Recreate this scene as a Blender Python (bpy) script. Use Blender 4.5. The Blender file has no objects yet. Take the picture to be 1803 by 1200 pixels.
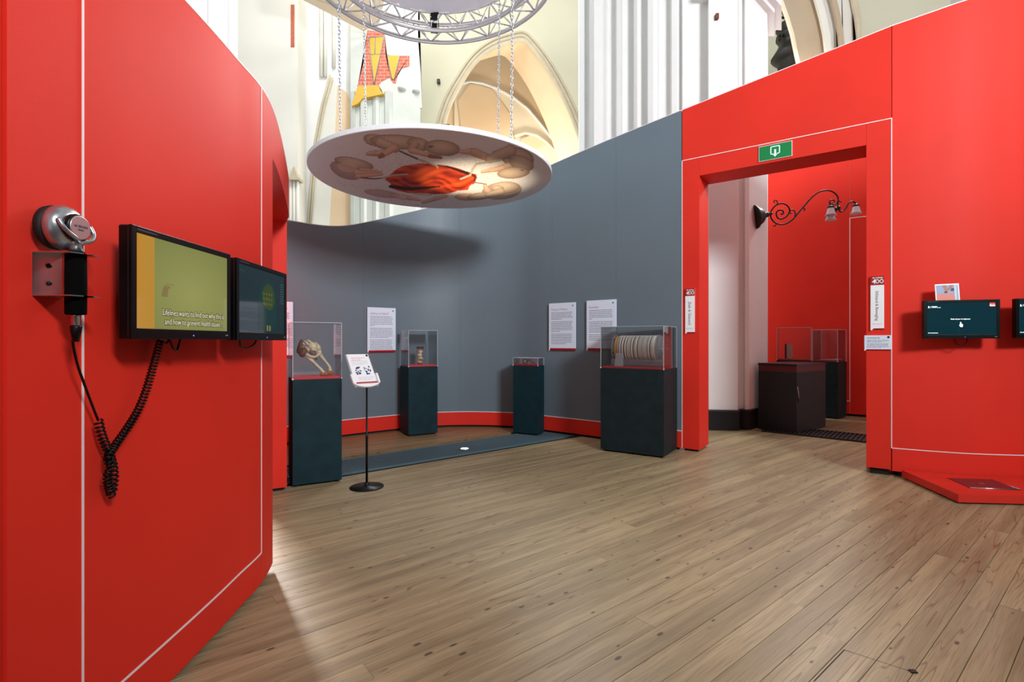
import bpy, bmesh, math, random
import numpy as np
from mathutils import Vector, Matrix
random.seed(7)
SC = bpy.context.scene
COL = SC.collection
F, CX, HY, H = 890.0, 901.5, 600.0, 1.3        # focal length in px, principal point, eye height
# ------------------------------------------------------------------ camera, world, lights, exposure
cam = bpy.data.cameras.new('camera'); camo = bpy.data.objects.new('camera', cam); COL.objects.link(camo)
cam.sensor_fit = 'HORIZONTAL'; cam.sensor_width = 36.0; cam.lens = F / 1803 * 36.0
cam.clip_start = 0.05; cam.clip_end = 200
camo.location = (0, 0, H); camo.rotation_euler = (math.pi / 2, 0, 0)
SC.camera = camo
W = bpy.data.worlds.new('daylight'); SC.world = W; W.use_nodes = True
W.node_tree.nodes['Background'].inputs[0].default_value = (0.96, 0.985, 1.0, 1)
W.node_tree.nodes['Background'].inputs[1].default_value = 0.42
def area(name, loc, target, sx, sy, power, col=(1, 1, 1)):
    d = bpy.data.lights.new(name, 'AREA'); d.shape = 'RECTANGLE'; d.size = sx; d.size_y = sy
    d.energy = power; d.color = col
    o = bpy.data.objects.new(name, d); COL.objects.link(o); o.location = loc
    o.rotation_euler = (Vector(target) - Vector(loc)).to_track_quat('-Z', 'Y').to_euler()
    return o
area('church_window_light', (4.9, -4.2, 5.9), (-0.6, 6.4, 2.4), 1.9, 2.0, 1060, (0.93, 0.965, 1.0))
area('clerestory_light', (0.2, 11.8, 8.2), (-1.2, 2.4, 1.4), 2.4, 2.0, 520, (1.0, 0.985, 0.97))
area('passage_light', (6.6, 9.8, 6.6), (3.2, 6.2, 0.3), 1.2, 1.2, 260, (1.0, 0.985, 0.96))
area('church_fill_light', (-2.2, 8.6, 12.4), (-1.0, 16, 8.0), 3.0, 3.0, 420, (1.0, 0.99, 0.96))  # added fill that brightens the church walls, not a lamp of the place
area('arch_fill_light', (0.6, 16.9, 4.8), (-0.2, 19.4, 9.9), 1.8, 1.2, 260, (1.0, 0.93, 0.80))  # added fill hidden behind the grey wall, brightens the arch interior
area('next_room_light', (-3.05, 5.45, 1.6), (-1.0, 2.3, 0.0), 0.4, 1.0, 34, (1, 0.98, 0.95)).data.spread = math.radians(80)
SC.view_settings.view_transform = 'Standard'; SC.view_settings.look = 'None'
SC.view_settings.gamma = 1.0; SC.view_settings.use_curve_mapping = False
SC.view_settings.exposure = 0.3
SC.cycles.transparent_max_bounces = 40
# ------------------------------------------------------------------ helpers
def lin(c):
    return tuple((v / 255 / 12.92 if v / 255 <= .04045 else ((v / 255 + .055) / 1.055) ** 2.4) for v in c)
def G(x, y, z=0.0):                       # floor (or height z) point seen at a photo pixel
    Y = F * (H - z) / (y - HY); return Vector(((x - CX) / F * Y, Y, z))
def B(x, y, Y):                           # point at depth Y
    return Vector(((x - CX) / F * Y, Y, H + (HY - y) / F * Y))
def mat(name, rgb, rough=.5, metal=0., spec=.5, var=0., vscale=6., bump=0., bscale=60., emit=None, estr=1., coat=0.):
    m = bpy.data.materials.new(name); m.use_nodes = True; nt = m.node_tree; N = nt.nodes; L = nt.links
    p = N['Principled BSDF']; c = lin(rgb) + (1,)
    p.inputs['Base Color'].default_value = c; p.inputs['Roughness'].default_value = rough
    p.inputs['Metallic'].default_value = metal; p.inputs['Specular IOR Level'].default_value = spec
    p.inputs['Coat Weight'].default_value = coat
    if var or bump:
        g = N.new('ShaderNodeNewGeometry')
    if var:
        n = N.new('ShaderNodeTexNoise'); n.inputs['Scale'].default_value = vscale; n.inputs['Detail'].default_value = 5
        L.new(g.outputs['Position'], n.inputs['Vector'])
        r = N.new('ShaderNodeMapRange'); r.inputs[1].default_value = .3; r.inputs[2].default_value = .7
        r.inputs[3].default_value = 1 - var; r.inputs[4].default_value = 1 + var; L.new(n.outputs[0], r.inputs[0])
        x = N.new('ShaderNodeMix'); x.data_type = 'RGBA'; x.blend_type = 'MULTIPLY'; x.inputs[0].default_value = 1
        x.inputs[6].default_value = c; L.new(r.outputs[0], x.inputs[7]); L.new(x.outputs[2], p.inputs['Base Color'])
    if bump:
        n2 = N.new('ShaderNodeTexNoise'); n2.inputs['Scale'].default_value = bscale; n2.inputs['Detail'].default_value = 4
        L.new(g.outputs['Position'], n2.inputs['Vector'])
        b = N.new('ShaderNodeBump'); b.inputs['Strength'].default_value = bump; b.inputs['Distance'].default_value = .01
        L.new(n2.outputs[0], b.inputs['Height']); L.new(b.outputs[0], p.inputs['Normal'])
    if emit:
        p.inputs['Emission Color'].default_value = lin(emit) + (1,); p.inputs['Emission Strength'].default_value = estr
    return m
def tag(o, label=None, cat=None, group=None, kind=None):
    if label: o['label'] = label
    if cat: o['category'] = cat
    if group: o['group'] = group
    if kind: o['kind'] = kind
    return o
def link(name, me, m, parent=None, smooth=False):
    o = bpy.data.objects.new(name, me); COL.objects.link(o)
    if m is not None:
        me.materials.clear(); me.materials.append(m)
    if smooth:
        me.polygons.foreach_set('use_smooth', [True] * len(me.polygons))
    if parent is not None: o.parent = parent
    return o
def mesh(name, v, f, m, parent=None, smooth=False):
    me = bpy.data.meshes.new(name); me.from_pydata([tuple(p) for p in v], [], f); me.update()
    bm = bmesh.new(); bm.from_mesh(me); bmesh.ops.recalc_face_normals(bm, faces=bm.faces); bm.to_mesh(me); bm.free()
    return link(name, me, m, parent, smooth)
def bmo(name, bm, m, parent=None, smooth=False):
    bmesh.ops.recalc_face_normals(bm, faces=bm.faces)
    me = bpy.data.meshes.new(name); bm.to_mesh(me); bm.free()
    return link(name, me, m, parent, smooth)
def empty(name, loc, rz=0., label=None, cat=None, group=None, kind=None):
    o = bpy.data.objects.new(name, None); COL.objects.link(o); o.location = loc; o.rotation_euler = (0, 0, rz)
    o.empty_display_size = .1
    return tag(o, label, cat, group, kind)
def bx(bm, x0, x1, y0, y1, z0, z1, bev=0., M=None):
    mtx = Matrix.Translation(((x0 + x1) / 2, (y0 + y1) / 2, (z0 + z1) / 2)) @ Matrix.Diagonal((x1 - x0, y1 - y0, z1 - z0, 1))
    if M is not None: mtx = M @ mtx
    r = bmesh.ops.create_cube(bm, size=1, matrix=mtx)
    if bev:
        es = list({e for v in r['verts'] for e in v.link_edges})
        bmesh.ops.bevel(bm, geom=es, offset=bev, segments=2, affect='EDGES', profile=.5)
def box(name, x0, x1, y0, y1, z0, z1, m, parent=None, bev=0.):
    bm = bmesh.new(); bx(bm, x0, x1, y0, y1, z0, z1, bev); return bmo(name, bm, m, parent)
def tube(pts, rad, sides=8, closed=False):
    P = [Vector(p) for p in pts]; n = len(P)
    R = rad if isinstance(rad, (list, tuple)) else [rad] * n
    V, Fc = [], []; up = None
    for i in range(n):
        a = P[(i - 1) % n] if (closed or i > 0) else P[i]; b = P[(i + 1) % n] if (closed or i < n - 1) else P[i]
        t = (b - a); t = t.normalized() if t.length > 1e-9 else Vector((0, 0, 1))
        if up is None:
            up = Vector((0, 0, 1)) if abs(t.z) < .9 else Vector((1, 0, 0))
        u = up - t * up.dot(t)
        if u.length < 1e-6: u = t.orthogonal()
        u.normalize(); w = t.cross(u); up = u
        for k in range(sides):
            an = 2 * math.pi * k / sides
            V.append(P[i] + (u * math.cos(an) + w * math.sin(an)) * R[i])
    m = n if closed else n - 1
    for i in range(m):
        for k in range(sides):
            a = i * sides + k; b = i * sides + (k + 1) % sides; j = (i + 1) % n
            Fc.append((a, b, j * sides + (k + 1) % sides, j * sides + k))
    if not closed:
        Fc.append(tuple(range(sides - 1, -1, -1))); Fc.append(tuple((n - 1) * sides + k for k in range(sides)))
    return V, Fc
def tubeo(name, pts, rad, m, parent=None, sides=8, closed=False):
    v, f = tube(pts, rad, sides, closed); return mesh(name, v, f, m, parent, True)
def lathe(prof, n=32):
    V, Fc = [], []
    for r, z in prof:
        for k in range(n):
            a = 2 * math.pi * k / n; V.append((r * math.cos(a), r * math.sin(a), z))
    for i in range(len(prof) - 1):
        for k in range(n):
            Fc.append((i * n + k, i * n + (k + 1) % n, (i + 1) * n + (k + 1) % n, (i + 1) * n + k))
    Fc.append(tuple(range(n - 1, -1, -1))); Fc.append(tuple((len(prof) - 1) * n + k for k in range(n)))
    return V, Fc
def lathe_o(name, prof, m, parent=None, n=32, M=None, smooth=True):
    v, f = lathe(prof, n)
    if M is not None: v = [M @ Vector(p) for p in v]
    o = mesh(name, v, f, m, parent, smooth)
    if smooth:
        for p in o.data.polygons:
            if len(p.vertices) > 4: p.use_smooth = False
    return o
def crom(P, n=8):
    P = [np.array(p, float) for p in P]; Q = [2 * P[0] - P[1]] + P + [2 * P[-1] - P[-2]]; out = []
    for i in range(1, len(Q) - 2):
        a, b, c, d = Q[i - 1:i + 3]
        for k in range(n):
            t = k / n
            out.append(.5 * ((2 * b) + (c - a) * t + (2 * a - 5 * b + 4 * c - d) * t * t + (3 * b - a - 3 * c + d) * t ** 3))
    out.append(P[-1]); return out
class Path:                               # a floor-plan curve, left to right as the visitor sees it
    def __init__(s, pts, n=10):
        s.P = np.array(crom(pts, n)) if n > 1 else np.array(pts, float)
        d = np.linalg.norm(np.diff(s.P[:, :2], axis=0), axis=1); s.T = np.r_[0, np.cumsum(d)]
    def at(s, t): return np.array([np.interp(t, s.T, s.P[:, k]) for k in range(s.P.shape[1])])
    def px(s, x):                         # first arc length at which the curve is seen in photo column x
        v = CX + F * s.P[:, 0] / np.maximum(s.P[:, 1], .05) - x
        for i in range(len(v) - 1):
            if v[i] <= 0 < v[i + 1]:
                k = v[i] / (v[i] - v[i + 1]); return s.T[i] + k * (s.T[i + 1] - s.T[i])
        return s.T[-1] if v[-1] <= 0 else 0
    def seg(s, a, b):
        return [a] + [t for t in s.T if a + 1e-4 < t < b - 1e-4] + [b]
    def nrm(s, t):
        d = s.at(min(t + .02, s.T[-1])) - s.at(max(t - .02, 0)); l = math.hypot(d[0], d[1]); return np.array([-d[1] / l, d[0] / l])
def slab(name, path, t0, t1, zb, zt, m, parent, th=.08, off=0.):
    """curved board following path; zb, zt are numbers or functions of arc length; off > 0 sits proud"""
    ts = path.seg(t0, t1); fb = zb if callable(zb) else (lambda t: zb); ft = zt if callable(zt) else (lambda t: zt)
    V, Fc = [], []
    for t in ts:
        p = path.at(t)[:2]; n = path.nrm(t); a = p - n * off; b = p + n * th
        V += [(a[0], a[1], fb(t)), (a[0], a[1], ft(t)), (b[0], b[1], ft(t)), (b[0], b[1], fb(t))]
    for i in range(len(ts) - 1):
        for k in range(4):
            Fc.append((4 * i + k, 4 * i + (k + 1) % 4, 4 * i + 4 + (k + 1) % 4, 4 * i + 4 + k))
    Fc += [(3, 2, 1, 0), tuple(4 * (len(ts) - 1) + k for k in range(4))]
    return mesh(name, V, Fc, m, parent)
def prism(name, poly, m, parent=None, M=None, smooth=False):
    """poly: list of 3D points of one face plus extrusion vector as last element"""
    ex = Vector(poly[-1]); P = [Vector(p) for p in poly[:-1]]; n = len(P)
    bm = bmesh.new(); a = [bm.verts.new(p) for p in P]; b = [bm.verts.new(p + ex) for p in P]
    bm.faces.new(a); bm.faces.new(list(reversed(b)))
    for i in range(n): bm.faces.new((a[i], b[i], b[(i + 1) % n], a[(i + 1) % n]))
    bmesh.ops.triangulate(bm, faces=[f for f in bm.faces if len(f.verts) > 4])
    return bmo(name, bm, m, parent, smooth)
def plate(name, pts, Y, th, m, parent=None):
    return prism(name, [B(x, y, Y) for x, y in pts] + [(0, th, 0)], m, parent)
def ico(bm, c, r, sub=2, noise=0., seed=0, M=None):
    rr = r if isinstance(r, (tuple, list)) else (r, r, r)
    m4 = Matrix.Translation(c) @ (M or Matrix.Identity(4)) @ Matrix.Diagonal((rr[0], rr[1], rr[2], 1))
    res = bmesh.ops.create_icosphere(bm, subdivisions=sub, radius=1, matrix=m4)
    if noise:
        rnd = random.Random(seed)
        for v in res['verts']: v.co += Vector((rnd.uniform(-1, 1), rnd.uniform(-1, 1), rnd.uniform(-1, 1))) * noise
_fonts = {}
def text(name, body, size, m, parent, x, z, y=-.0006, align='LEFT', rot=0., depth=.0003, sx=1., shear=0., bold=0.):
    """flat lettering on a board: local x right, z up, the reader on -y"""
    cu = bpy.data.curves.new(name, 'FONT'); cu.body = body; cu.size = size; cu.align_x = align; cu.align_y = 'CENTER'
    cu.shear = shear; cu.offset = bold; cu.resolution_u = 2
    to = bpy.data.objects.new('tmp_text', cu); COL.objects.link(to)
    bpy.context.view_layer.update()
    me = bpy.data.meshes.new_from_object(to.evaluated_get(bpy.context.evaluated_depsgraph_get()))
    bpy.data.objects.remove(to); bpy.data.curves.remove(cu)
    me.transform(Matrix.Translation((x, y, z)) @ Matrix.Rotation(rot, 4, 'Y') @ Matrix.Diagonal((sx, 1, 1, 1)) @ Matrix.Rotation(math.pi / 2, 4, 'X'))
    return link(name, me, m, parent)
def quads(name, rects, y, m, parent):
    o = _quads(name, rects, y, m, parent)
    if name == 'text_lines': o['kind'] = 'stuff'
    return o
def _quads(name, rects, y, m, parent):
    V, Fc = [], []
    for x0, x1, z0, z1 in rects:
        k = len(V); V += [(x0, y, z0), (x1, y, z0), (x1, y, z1), (x0, y, z1)]; Fc.append((k, k + 1, k + 2, k + 3))
    me = bpy.data.meshes.new(name); me.from_pydata(V, [], Fc); return link(name, me, m, parent)
def poly2(name, polys, y, m, parent):
    V, Fc = [], []
    for P in polys:
        k = len(V); V += [(a, y, b) for a, b in P]; Fc.append(tuple(range(k, k + len(P))))
    me = bpy.data.meshes.new(name); me.from_pydata(V, [], Fc); return link(name, me, m, parent)
# ------------------------------------------------------------------ materials
RED = mat('red_paint', (223, 47, 32), .6, spec=.25, var=.05, vscale=1.3, bump=.04, bscale=180)
REDLT = mat('red_plate', (222, 48, 54), .35)
GREY = mat('grey_paint', (106, 120, 130), .45, spec=.35, var=.03, vscale=1.2)
WHITE = mat('white_strip', (240, 228, 228), .5)
BLACKGAP = mat('dark_plinth', (14, 13, 13), .8)
PEDM = mat('teal_black_mdf', (9, 44, 52), .6, spec=.25, var=.22, vscale=9, bump=.03)
PEDK = mat('charcoal_mdf', (22, 38, 42), .6, spec=.25, var=.22, vscale=9)
PLAST = mat('white_plaster', (236, 236, 234), .9, spec=.1, var=.02, vscale=3, bump=.1, bscale=25)
PLCREAM = mat('cream_plaster', (232, 230, 218), .9, spec=.1, var=.03, vscale=1.0, bump=.1, bscale=25)
PLGREEN = mat('pale_green_plaster', (214, 211, 186), .9, spec=.1, var=.04, vscale=.7, bump=.1, bscale=20)
PLTAUPE = mat('taupe_plaster', (190, 172, 146), .9, spec=.1, var=.04, vscale=2, bump=.15, bscale=25)
PLPEACH = mat('peach_plaster', (232, 204, 168), .9, spec=.1, var=.03, vscale=1)
PLWARM = mat('warm_cream_plaster', (240, 224, 196), .9, spec=.1)
STONE = mat('stone_moulding', (205, 194, 168), .9, spec=.1, var=.06, vscale=4)
BLKPL = mat('black_plastic', (5, 5, 6), .35, spec=.3)
BLKMET = mat('black_metal', (24, 27, 28), .38, metal=.6)
IRON = mat('wrought_iron', (18, 18, 18), .45, spec=.5)
STEEL = mat('brushed_steel', (196, 198, 202), .3, metal=1.)
ALU = mat('aluminium_tube', (224, 220, 222), .38, metal=.9)
SILVER = mat('silver_plastic', (176, 180, 184), .28, metal=.85)
PAPER = mat('white_board', (224, 235, 252), .5)
PAPERW = mat('white_card', (246, 247, 250), .5)
CRIM = mat('crimson_print', (190, 32, 44), .5)
INK = mat('grey_ink', (120, 126, 140), .7)
INKD = mat('dark_ink', (58, 60, 74), .7)
INKR = mat('red_ink', (190, 98, 110), .7)
INKN = mat('navy_ink', (22, 28, 52), .6)
DARKWOOD = mat('black_carved_wood', (20, 16, 13), .5, var=.3, vscale=20)
GREEN = mat('exit_green', (0, 130, 66), .45)
SIGNW = mat('sign_white', (226, 250, 244), .45)
BONE = mat('old_bone', (216, 200, 166), .55, var=.18, vscale=40, bump=.1, bscale=120)
BONED = mat('brown_bone', (112, 62, 38), .6, var=.25, vscale=50)
BONEM = mat('tan_bone', (160, 112, 66), .6, var=.25, vscale=60)
CREAMT = mat('cream_tubing', (250, 243, 232), .45)
AMBER = mat('amber_drum', (214, 150, 62), .4)
def acrylic(name, tint, refl=.9, a=0.03):
    m = bpy.data.materials.new(name); m.use_nodes = True; nt = m.node_tree; N = nt.nodes; L = nt.links
    N.remove(N['Principled BSDF']); out = N['Material Output']
    t = N.new('ShaderNodeBsdfTransparent'); t.inputs[0].default_value = tint + (1,)
    g = N.new('ShaderNodeBsdfGlossy'); g.inputs['Roughness'].default_value = .02
    d = N.new('ShaderNodeBsdfDiffuse'); d.inputs[0].default_value = (.85, .9, .95, 1)
    fr = N.new('ShaderNodeFresnel'); fr.inputs[0].default_value = 1.45
    mu = N.new('ShaderNodeMath'); mu.operation = 'MULTIPLY'; mu.inputs[1].default_value = refl
    L.new(fr.outputs[0], mu.inputs[0])
    m1 = N.new('ShaderNodeMixShader'); m1.inputs[0].default_value = a
    L.new(t.outputs[0], m1.inputs[1]); L.new(d.outputs[0], m1.inputs[2])
    m2 = N.new('ShaderNodeMixShader'); L.new(mu.outputs[0], m2.inputs[0]); L.new(m1.outputs[0], m2.inputs[1]); L.new(g.outputs[0], m2.inputs[2])
    L.new(m2.outputs[0], out.inputs[0]); return m
ACR = acrylic('clear_acrylic', (.97, .98, .985), .8, .012)
ACRE = acrylic('acrylic_edge', (.9, .93, .96), .9, .42)
FROST = acrylic('frosted_glass', (.92, .88, .9), .8, .8)
def wood(name, tint, seedmul):
    m = bpy.data.materials.new(name); m.use_nodes = True; nt = m.node_tree; N = nt.nodes; L = nt.links
    p = N['Principled BSDF']
    g = N.new('ShaderNodeNewGeometry'); oi = N.new('ShaderNodeObjectInfo')
    mp = N.new('ShaderNodeVectorRotate'); mp.rotation_type = 'Z_AXIS'; mp.inputs['Angle'].default_value = -PLANK_ANG
    L.new(g.outputs['Position'], mp.inputs['Vector'])
    ro = N.new('ShaderNodeVectorMath'); ro.operation = 'SCALE'; ro.inputs[0].default_value = (37.0, 11.3, 5.0)
    L.new(oi.outputs['Random'], ro.inputs['Scale'])
    ad = N.new('ShaderNodeVectorMath'); L.new(mp.outputs[0], ad.inputs[0]); L.new(ro.outputs[0], ad.inputs[1])
    def scaled(v):
        s = N.new('ShaderNodeVectorMath'); s.operation = 'MULTIPLY'; s.inputs[1].default_value = v; L.new(ad.outputs[0], s.inputs[0]); return s.outputs[0]
    def mix(fac, a, b, mode='MIX'):
        x = N.new('ShaderNodeMix'); x.data_type = 'RGBA'; x.blend_type = mode
        for sock, val in ((0, fac), (6, a), (7, b)):
            if hasattr(val, 'is_linked') or hasattr(val, 'links'): L.new(val, x.inputs[sock])
            else: x.inputs[sock].default_value = val
        return x.outputs[2]
    def ramp(src, a, b, lo=0., hi=1.):
        r = N.new('ShaderNodeMapRange'); r.interpolation_type = 'SMOOTHSTEP'; r.inputs[1].default_value = a; r.inputs[2].default_value = b
        r.inputs[3].default_value = lo; r.inputs[4].default_value = hi; L.new(src, r.inputs[0]); return r.outputs[0]
    # large soft tone, fine fibre, cathedral figure, knots
    n1 = N.new('ShaderNodeTexNoise'); n1.inputs['Scale'].default_value = 1; n1.inputs['Detail'].default_value = 4; L.new(scaled((.8, 15, 1)), n1.inputs['Vector'])
    n2 = N.new('ShaderNodeTexNoise'); n2.inputs['Scale'].default_value = 1; n2.inputs['Detail'].default_value = 3; L.new(scaled((5, 190, 1)), n2.inputs['Vector'])
    wv = N.new('ShaderNodeTexNoise'); wv.inputs['Scale'].default_value = 1; wv.inputs['Detail'].default_value = 2; wv.inputs['Distortion'].default_value = .15; L.new(scaled((.42, 7.5, 1)), wv.inputs['Vector'])
    mm = N.new('ShaderNodeMath'); mm.operation = 'MULTIPLY'; mm.inputs[1].default_value = 19; L.new(wv.outputs[0], mm.inputs[0])
    fr = N.new('ShaderNodeMath'); fr.operation = 'FRACT'; L.new(mm.outputs[0], fr.inputs[0])
    ring = ramp(fr.outputs[0], .78, .97)
    sel = N.new('ShaderNodeTexNoise'); sel.inputs['Scale'].default_value = 1; L.new(scaled((.9, 9, 1)), sel.inputs['Vector'])
    rs = N.new('ShaderNodeMath'); rs.operation = 'MULTIPLY'; L.new(ring, rs.inputs[0]); L.new(ramp(sel.outputs[0], .44, .6), rs.inputs[1])
    vo = N.new('ShaderNodeTexVoronoi'); vo.voronoi_dimensions = '2D'; vo.inputs['Scale'].default_value = 1; L.new(scaled((3.6, 8.5, 1)), vo.inputs['Vector'])
    sc = N.new('ShaderNodeSeparateColor'); L.new(vo.outputs['Color'], sc.inputs[0])
    rad = N.new('ShaderNodeMapRange'); rad.inputs[1].default_value = .45; rad.inputs[2].default_value = 1; rad.inputs[3].default_value = .0; rad.inputs[4].default_value = .085; L.new(sc.outputs[0], rad.inputs[0])
    df = N.new('ShaderNodeMath'); df.operation = 'SUBTRACT'; L.new(rad.outputs[0], df.inputs[0]); L.new(vo.outputs['Distance'], df.inputs[1])
    knot = ramp(df.outputs[0], -.02, .035)
    base = mix(ramp(n1.outputs[0], .3, .7), lin((174, 156, 120)) + (1,), lin((143, 127, 96)) + (1,))
    tn = N.new('ShaderNodeMapRange'); tn.inputs[3].default_value = .88; tn.inputs[4].default_value = 1.1; L.new(oi.outputs['Random'], tn.inputs[0])
    c = mix(1., base, tn.outputs[0], 'MULTIPLY')
    c = mix(1., c, tint + (1,), 'MULTIPLY')
    c = mix(ramp(n2.outputs[0], .45, .75, 0, .55), c, lin((112, 92, 68)) + (1,))
    c = mix(ramp(rs.outputs[0], 0, 1, 0, .62), c, lin((98, 70, 44)) + (1,))
    c = mix(ramp(knot, 0, 1, 0, .85), c, lin((62, 46, 34)) + (1,))
    L.new(c, p.inputs['Base Color']); p.inputs['Roughness'].default_value = .4; p.inputs['Specular IOR Level'].default_value = .4
    b = N.new('ShaderNodeBump'); b.inputs['Strength'].default_value = .12; b.inputs['Distance'].default_value = .002
    L.new(n2.outputs[0], b.inputs['Height']); L.new(b.outputs[0], p.inputs['Normal'])
    return m
# ------------------------------------------------------------------ floor: boards one by one
PD = Vector((1110, F, 0)).normalized(); PN = Vector((PD.y, -PD.x, 0)); PLANK_ANG = math.atan2(PD.y, PD.x)
WOOD = wood('worn_pine', (1., 1., 1.), 1); WOODR = wood('dark_red_pine', (.74, .60, .52), 2)  # second tint: boards behind the grating are darker and redder
floor = box('floor', -5, 9, -3.2, 14, -.06, -.031, mat('sub_floor', (30, 24, 18), .9))
tag(floor, 'worn pine floor of long knotty boards running diagonally', 'floor', kind='structure')
PW = .1175
def plank_mesh(L_):
    bm = bmesh.new(); bx(bm, 0, L_, 0, PW - .0019, -.03, 0)
    es = [e for e in bm.edges if abs(e.verts[0].co.z) < 1e-6 and abs(e.verts[1].co.z) < 1e-6 and abs(e.verts[0].co.y - e.verts[1].co.y) < 1e-6]
    bmesh.ops.bevel(bm, geom=es, offset=.0012, segments=1, affect='EDGES')
    me = bpy.data.meshes.new('plank'); bmesh.ops.recalc_face_normals(bm, faces=bm.faces); bm.to_mesh(me); bm.free(); return me
LEN = [2.6, 3.3, 4.1, 5.0, 6.0]
PM = {(l, k): plank_mesh(l) for l in LEN for k in (0, 1)}
for (l, k), me in PM.items(): me.materials.append(WOODR if k else WOOD)
GR0, GR1 = -5.50, -4.90                      # the floor grating replaces the boards between these lines
def uv(p): return p[0] * PD.x + p[1] * PD.y, p[0] * PN.x + p[1] * PN.y
FLOORP = [(-1.5, 1.1), (-4.1, 1.6), (-4.1, 5.3), (-3.2, 6.7), (-1.2, 8), (2.4, 8), (4.4, 9.9), (7.3, 8.1), (5.4, 4.9), (5.4, 1.1)]
FUV = [uv(p) for p in FLOORP]
def row_span(n):
    c = []
    for (ua, na), (ub, nb) in zip(FUV, FUV[1:] + FUV[:1]):
        if (na - n) * (nb - n) < 0: c.append(ua + (ub - ua) * (n - na) / (nb - na))
    return (min(c), max(c)) if c else None
n0 = -8.2; row = 0; planks = 0
while n0 + row * PW < 4:
    n = n0 + row * PW; row += 1
    if n + PW > GR0 and n < GR1: continue
    sp_ = [q for q in (row_span(n), row_span(n + PW)) if q]
    if not sp_: continue
    u0 = min(q[0] for q in sp_); u1 = max(q[1] for q in sp_)
    u = u0 - random.uniform(0, 1.6)
    while u < u1:
        l = random.choice(LEN)
        if u + l < u0: u += l; continue
        red = 1 if n < GR0 else 0
        o = bpy.data.objects.new('plank', PM[(l, red)]); COL.objects.link(o); o.parent = floor
        p = PD * u + PN * (n + PW)
        o.location = (p.x, p.y, random.uniform(-.0012, 0)); o.rotation_euler = (0, 0, PLANK_ANG)
        planks += 1; u += l + .001
print('planks', planks)
# trapdoor cut in the boards in front, right
p1, p2 = G(1486, 1143), G(1609, 1183)
tr = prism('hatch_gap', [p1 + Vector((0, 0, .0006)), p2 + Vector((0, 0, .0006)), p2 + Vector((.003, -.004, .0006)), p1 + Vector((.003, -.004, .0006)), (0, 0, -.0004)], BLACKGAP, floor)
lb = G(1432, 1198.6); prism('hatch_gap', [p1 + Vector((0, 0, .0006)), p1 + Vector((.005, 0, .0006)), lb + Vector((.005, 0, .0006)), lb + Vector((0, 0, .0006)), (0, 0, -.0004)], BLACKGAP, floor)
box('hatch_stud', p2.x - .012, p2.x + .012, p2.y - .006, p2.y + .014, 0, .004, BLKMET, floor)
# gratings
GRM = mat('grey_blue_grating', (86, 112, 122), .5); GRK = mat('black_grating', (26, 25, 24), .55)
def grating(name, org, d, L_, w, m, label, pitch=.026, bw=.015):
    r = empty(name, org, math.atan2(d.y, d.x), label, 'floor grating')
    box('tray', 0, L_, -w, 0, -.03, -.018, BLACKGAP, r)
    bm = bmesh.new(); k = 0
    while k * pitch < L_ - bw:
        bx(bm, k * pitch, k * pitch + bw, -w + .012, -.012, -.018, -.001); k += 1
    b = bmo('bars', bm, m, r); b['kind'] = 'stuff'
    fr = bmesh.new(); bx(fr, 0, L_, -w, -w + .014, -.02, .0); bx(fr, 0, L_, -.014, 0, -.02, .0)
    bmo('frame', fr, m, r)
    return r
o_ = PD * 1.2 + PN * GR0
gr = grating('floor_grating', (o_.x, o_.y, 0), PD, 4.75, GR1 - GR0, GRM, 'grey-blue ribbed floor grating strip before the grey wall')
o2 = G(1409, 767.3); d2 = Vector((.76, -.65, 0)).normalized()
e1 = Vector((o2.x, o2.y, .008)) - d2 * .5 + Vector((d2.y * -1, d2.x, 0)) * .62
g2 = grating('floor_grating', (e1.x, e1.y, .021), d2, 2.2, .6, GRK, 'black ribbed floor grating strip in the room beyond the doorway', .05, .026)
# floor spot sunk into the grating
sp = G(818, 790)
us = empty('floor_uplight', (sp.x, sp.y, 0), 0, 'small round glowing uplight sunk into the grey-blue floor grating', 'lamp')
lathe_o('rim', [(.062, .0), (.062, .006), (.05, .008), (.046, .004)], STEEL, us, 24)
lathe_o('lens', [(.047, .001), (.047, .006), (.03, .0075)], mat('lit_lens', (255, 240, 200), .3, emit=(255, 232, 180), estr=6.), us, 24)
sd = bpy.data.lights.new('uplight_beam', 'SPOT'); sd.energy = 500; sd.color = (1, .80, .50); sd.spot_size = math.radians(27); sd.spot_blend = 1.; sd.shadow_soft_size = .04
so = bpy.data.objects.new('uplight_beam', sd); COL.objects.link(so); so.location = (sp.x, sp.y, .05)
so.rotation_euler = (Vector((-.40, 5.66, 3.1)) - Vector((sp.x, sp.y, .05))).to_track_quat('-Z', 'Y').to_euler()
# ------------------------------------------------------------------ left red wall
LP = Path([(-1.20, -2.4), (-1.25, -1.0), (-1.27, .2), (-1.27, 1.2), (-1.272, 1.7), (-1.296, 2.347), (-1.37, 2.8925), (-1.785, 4.03), (-1.959, 4.398), (-2.35, 5.05), (-2.7, 5.5)], 12)
tl = lambda x: LP.px(x)
ty = lambda y: float(np.interp(y, LP.P[:, 1], LP.T))
ZT = 2.63; ZB = .03; BZ = .19
wl = empty('wall_left', (0, 0, 0), 0, 'tall curved red exhibition wall with the headset and two monitors', 'wall', kind='structure')
a12, a145, a460, a480, aJ = tl(12), tl(145), tl(460), tl(480), ty(4.398)
slab('panel', LP, 0, a12 - .004, ZB, ZT, RED, wl, .3, -.012)
slab('panel', LP, a12, a145 - .003, ZB, ZT, RED, wl, .3)
slab('panel', LP, a145 + .003, a460 - .003, BZ + .004, ZT, RED, wl, .3)
slab('base_panel', LP, a145 + .003, a460 - .001, ZB, BZ - .004, RED, wl, .3)
slab('panel', LP, a460 + .003, a480, ZB, ZT, RED, wl, .3)
slab('lintel', LP, a480, aJ, 2.343, ZT, RED, wl, .3)
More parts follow.
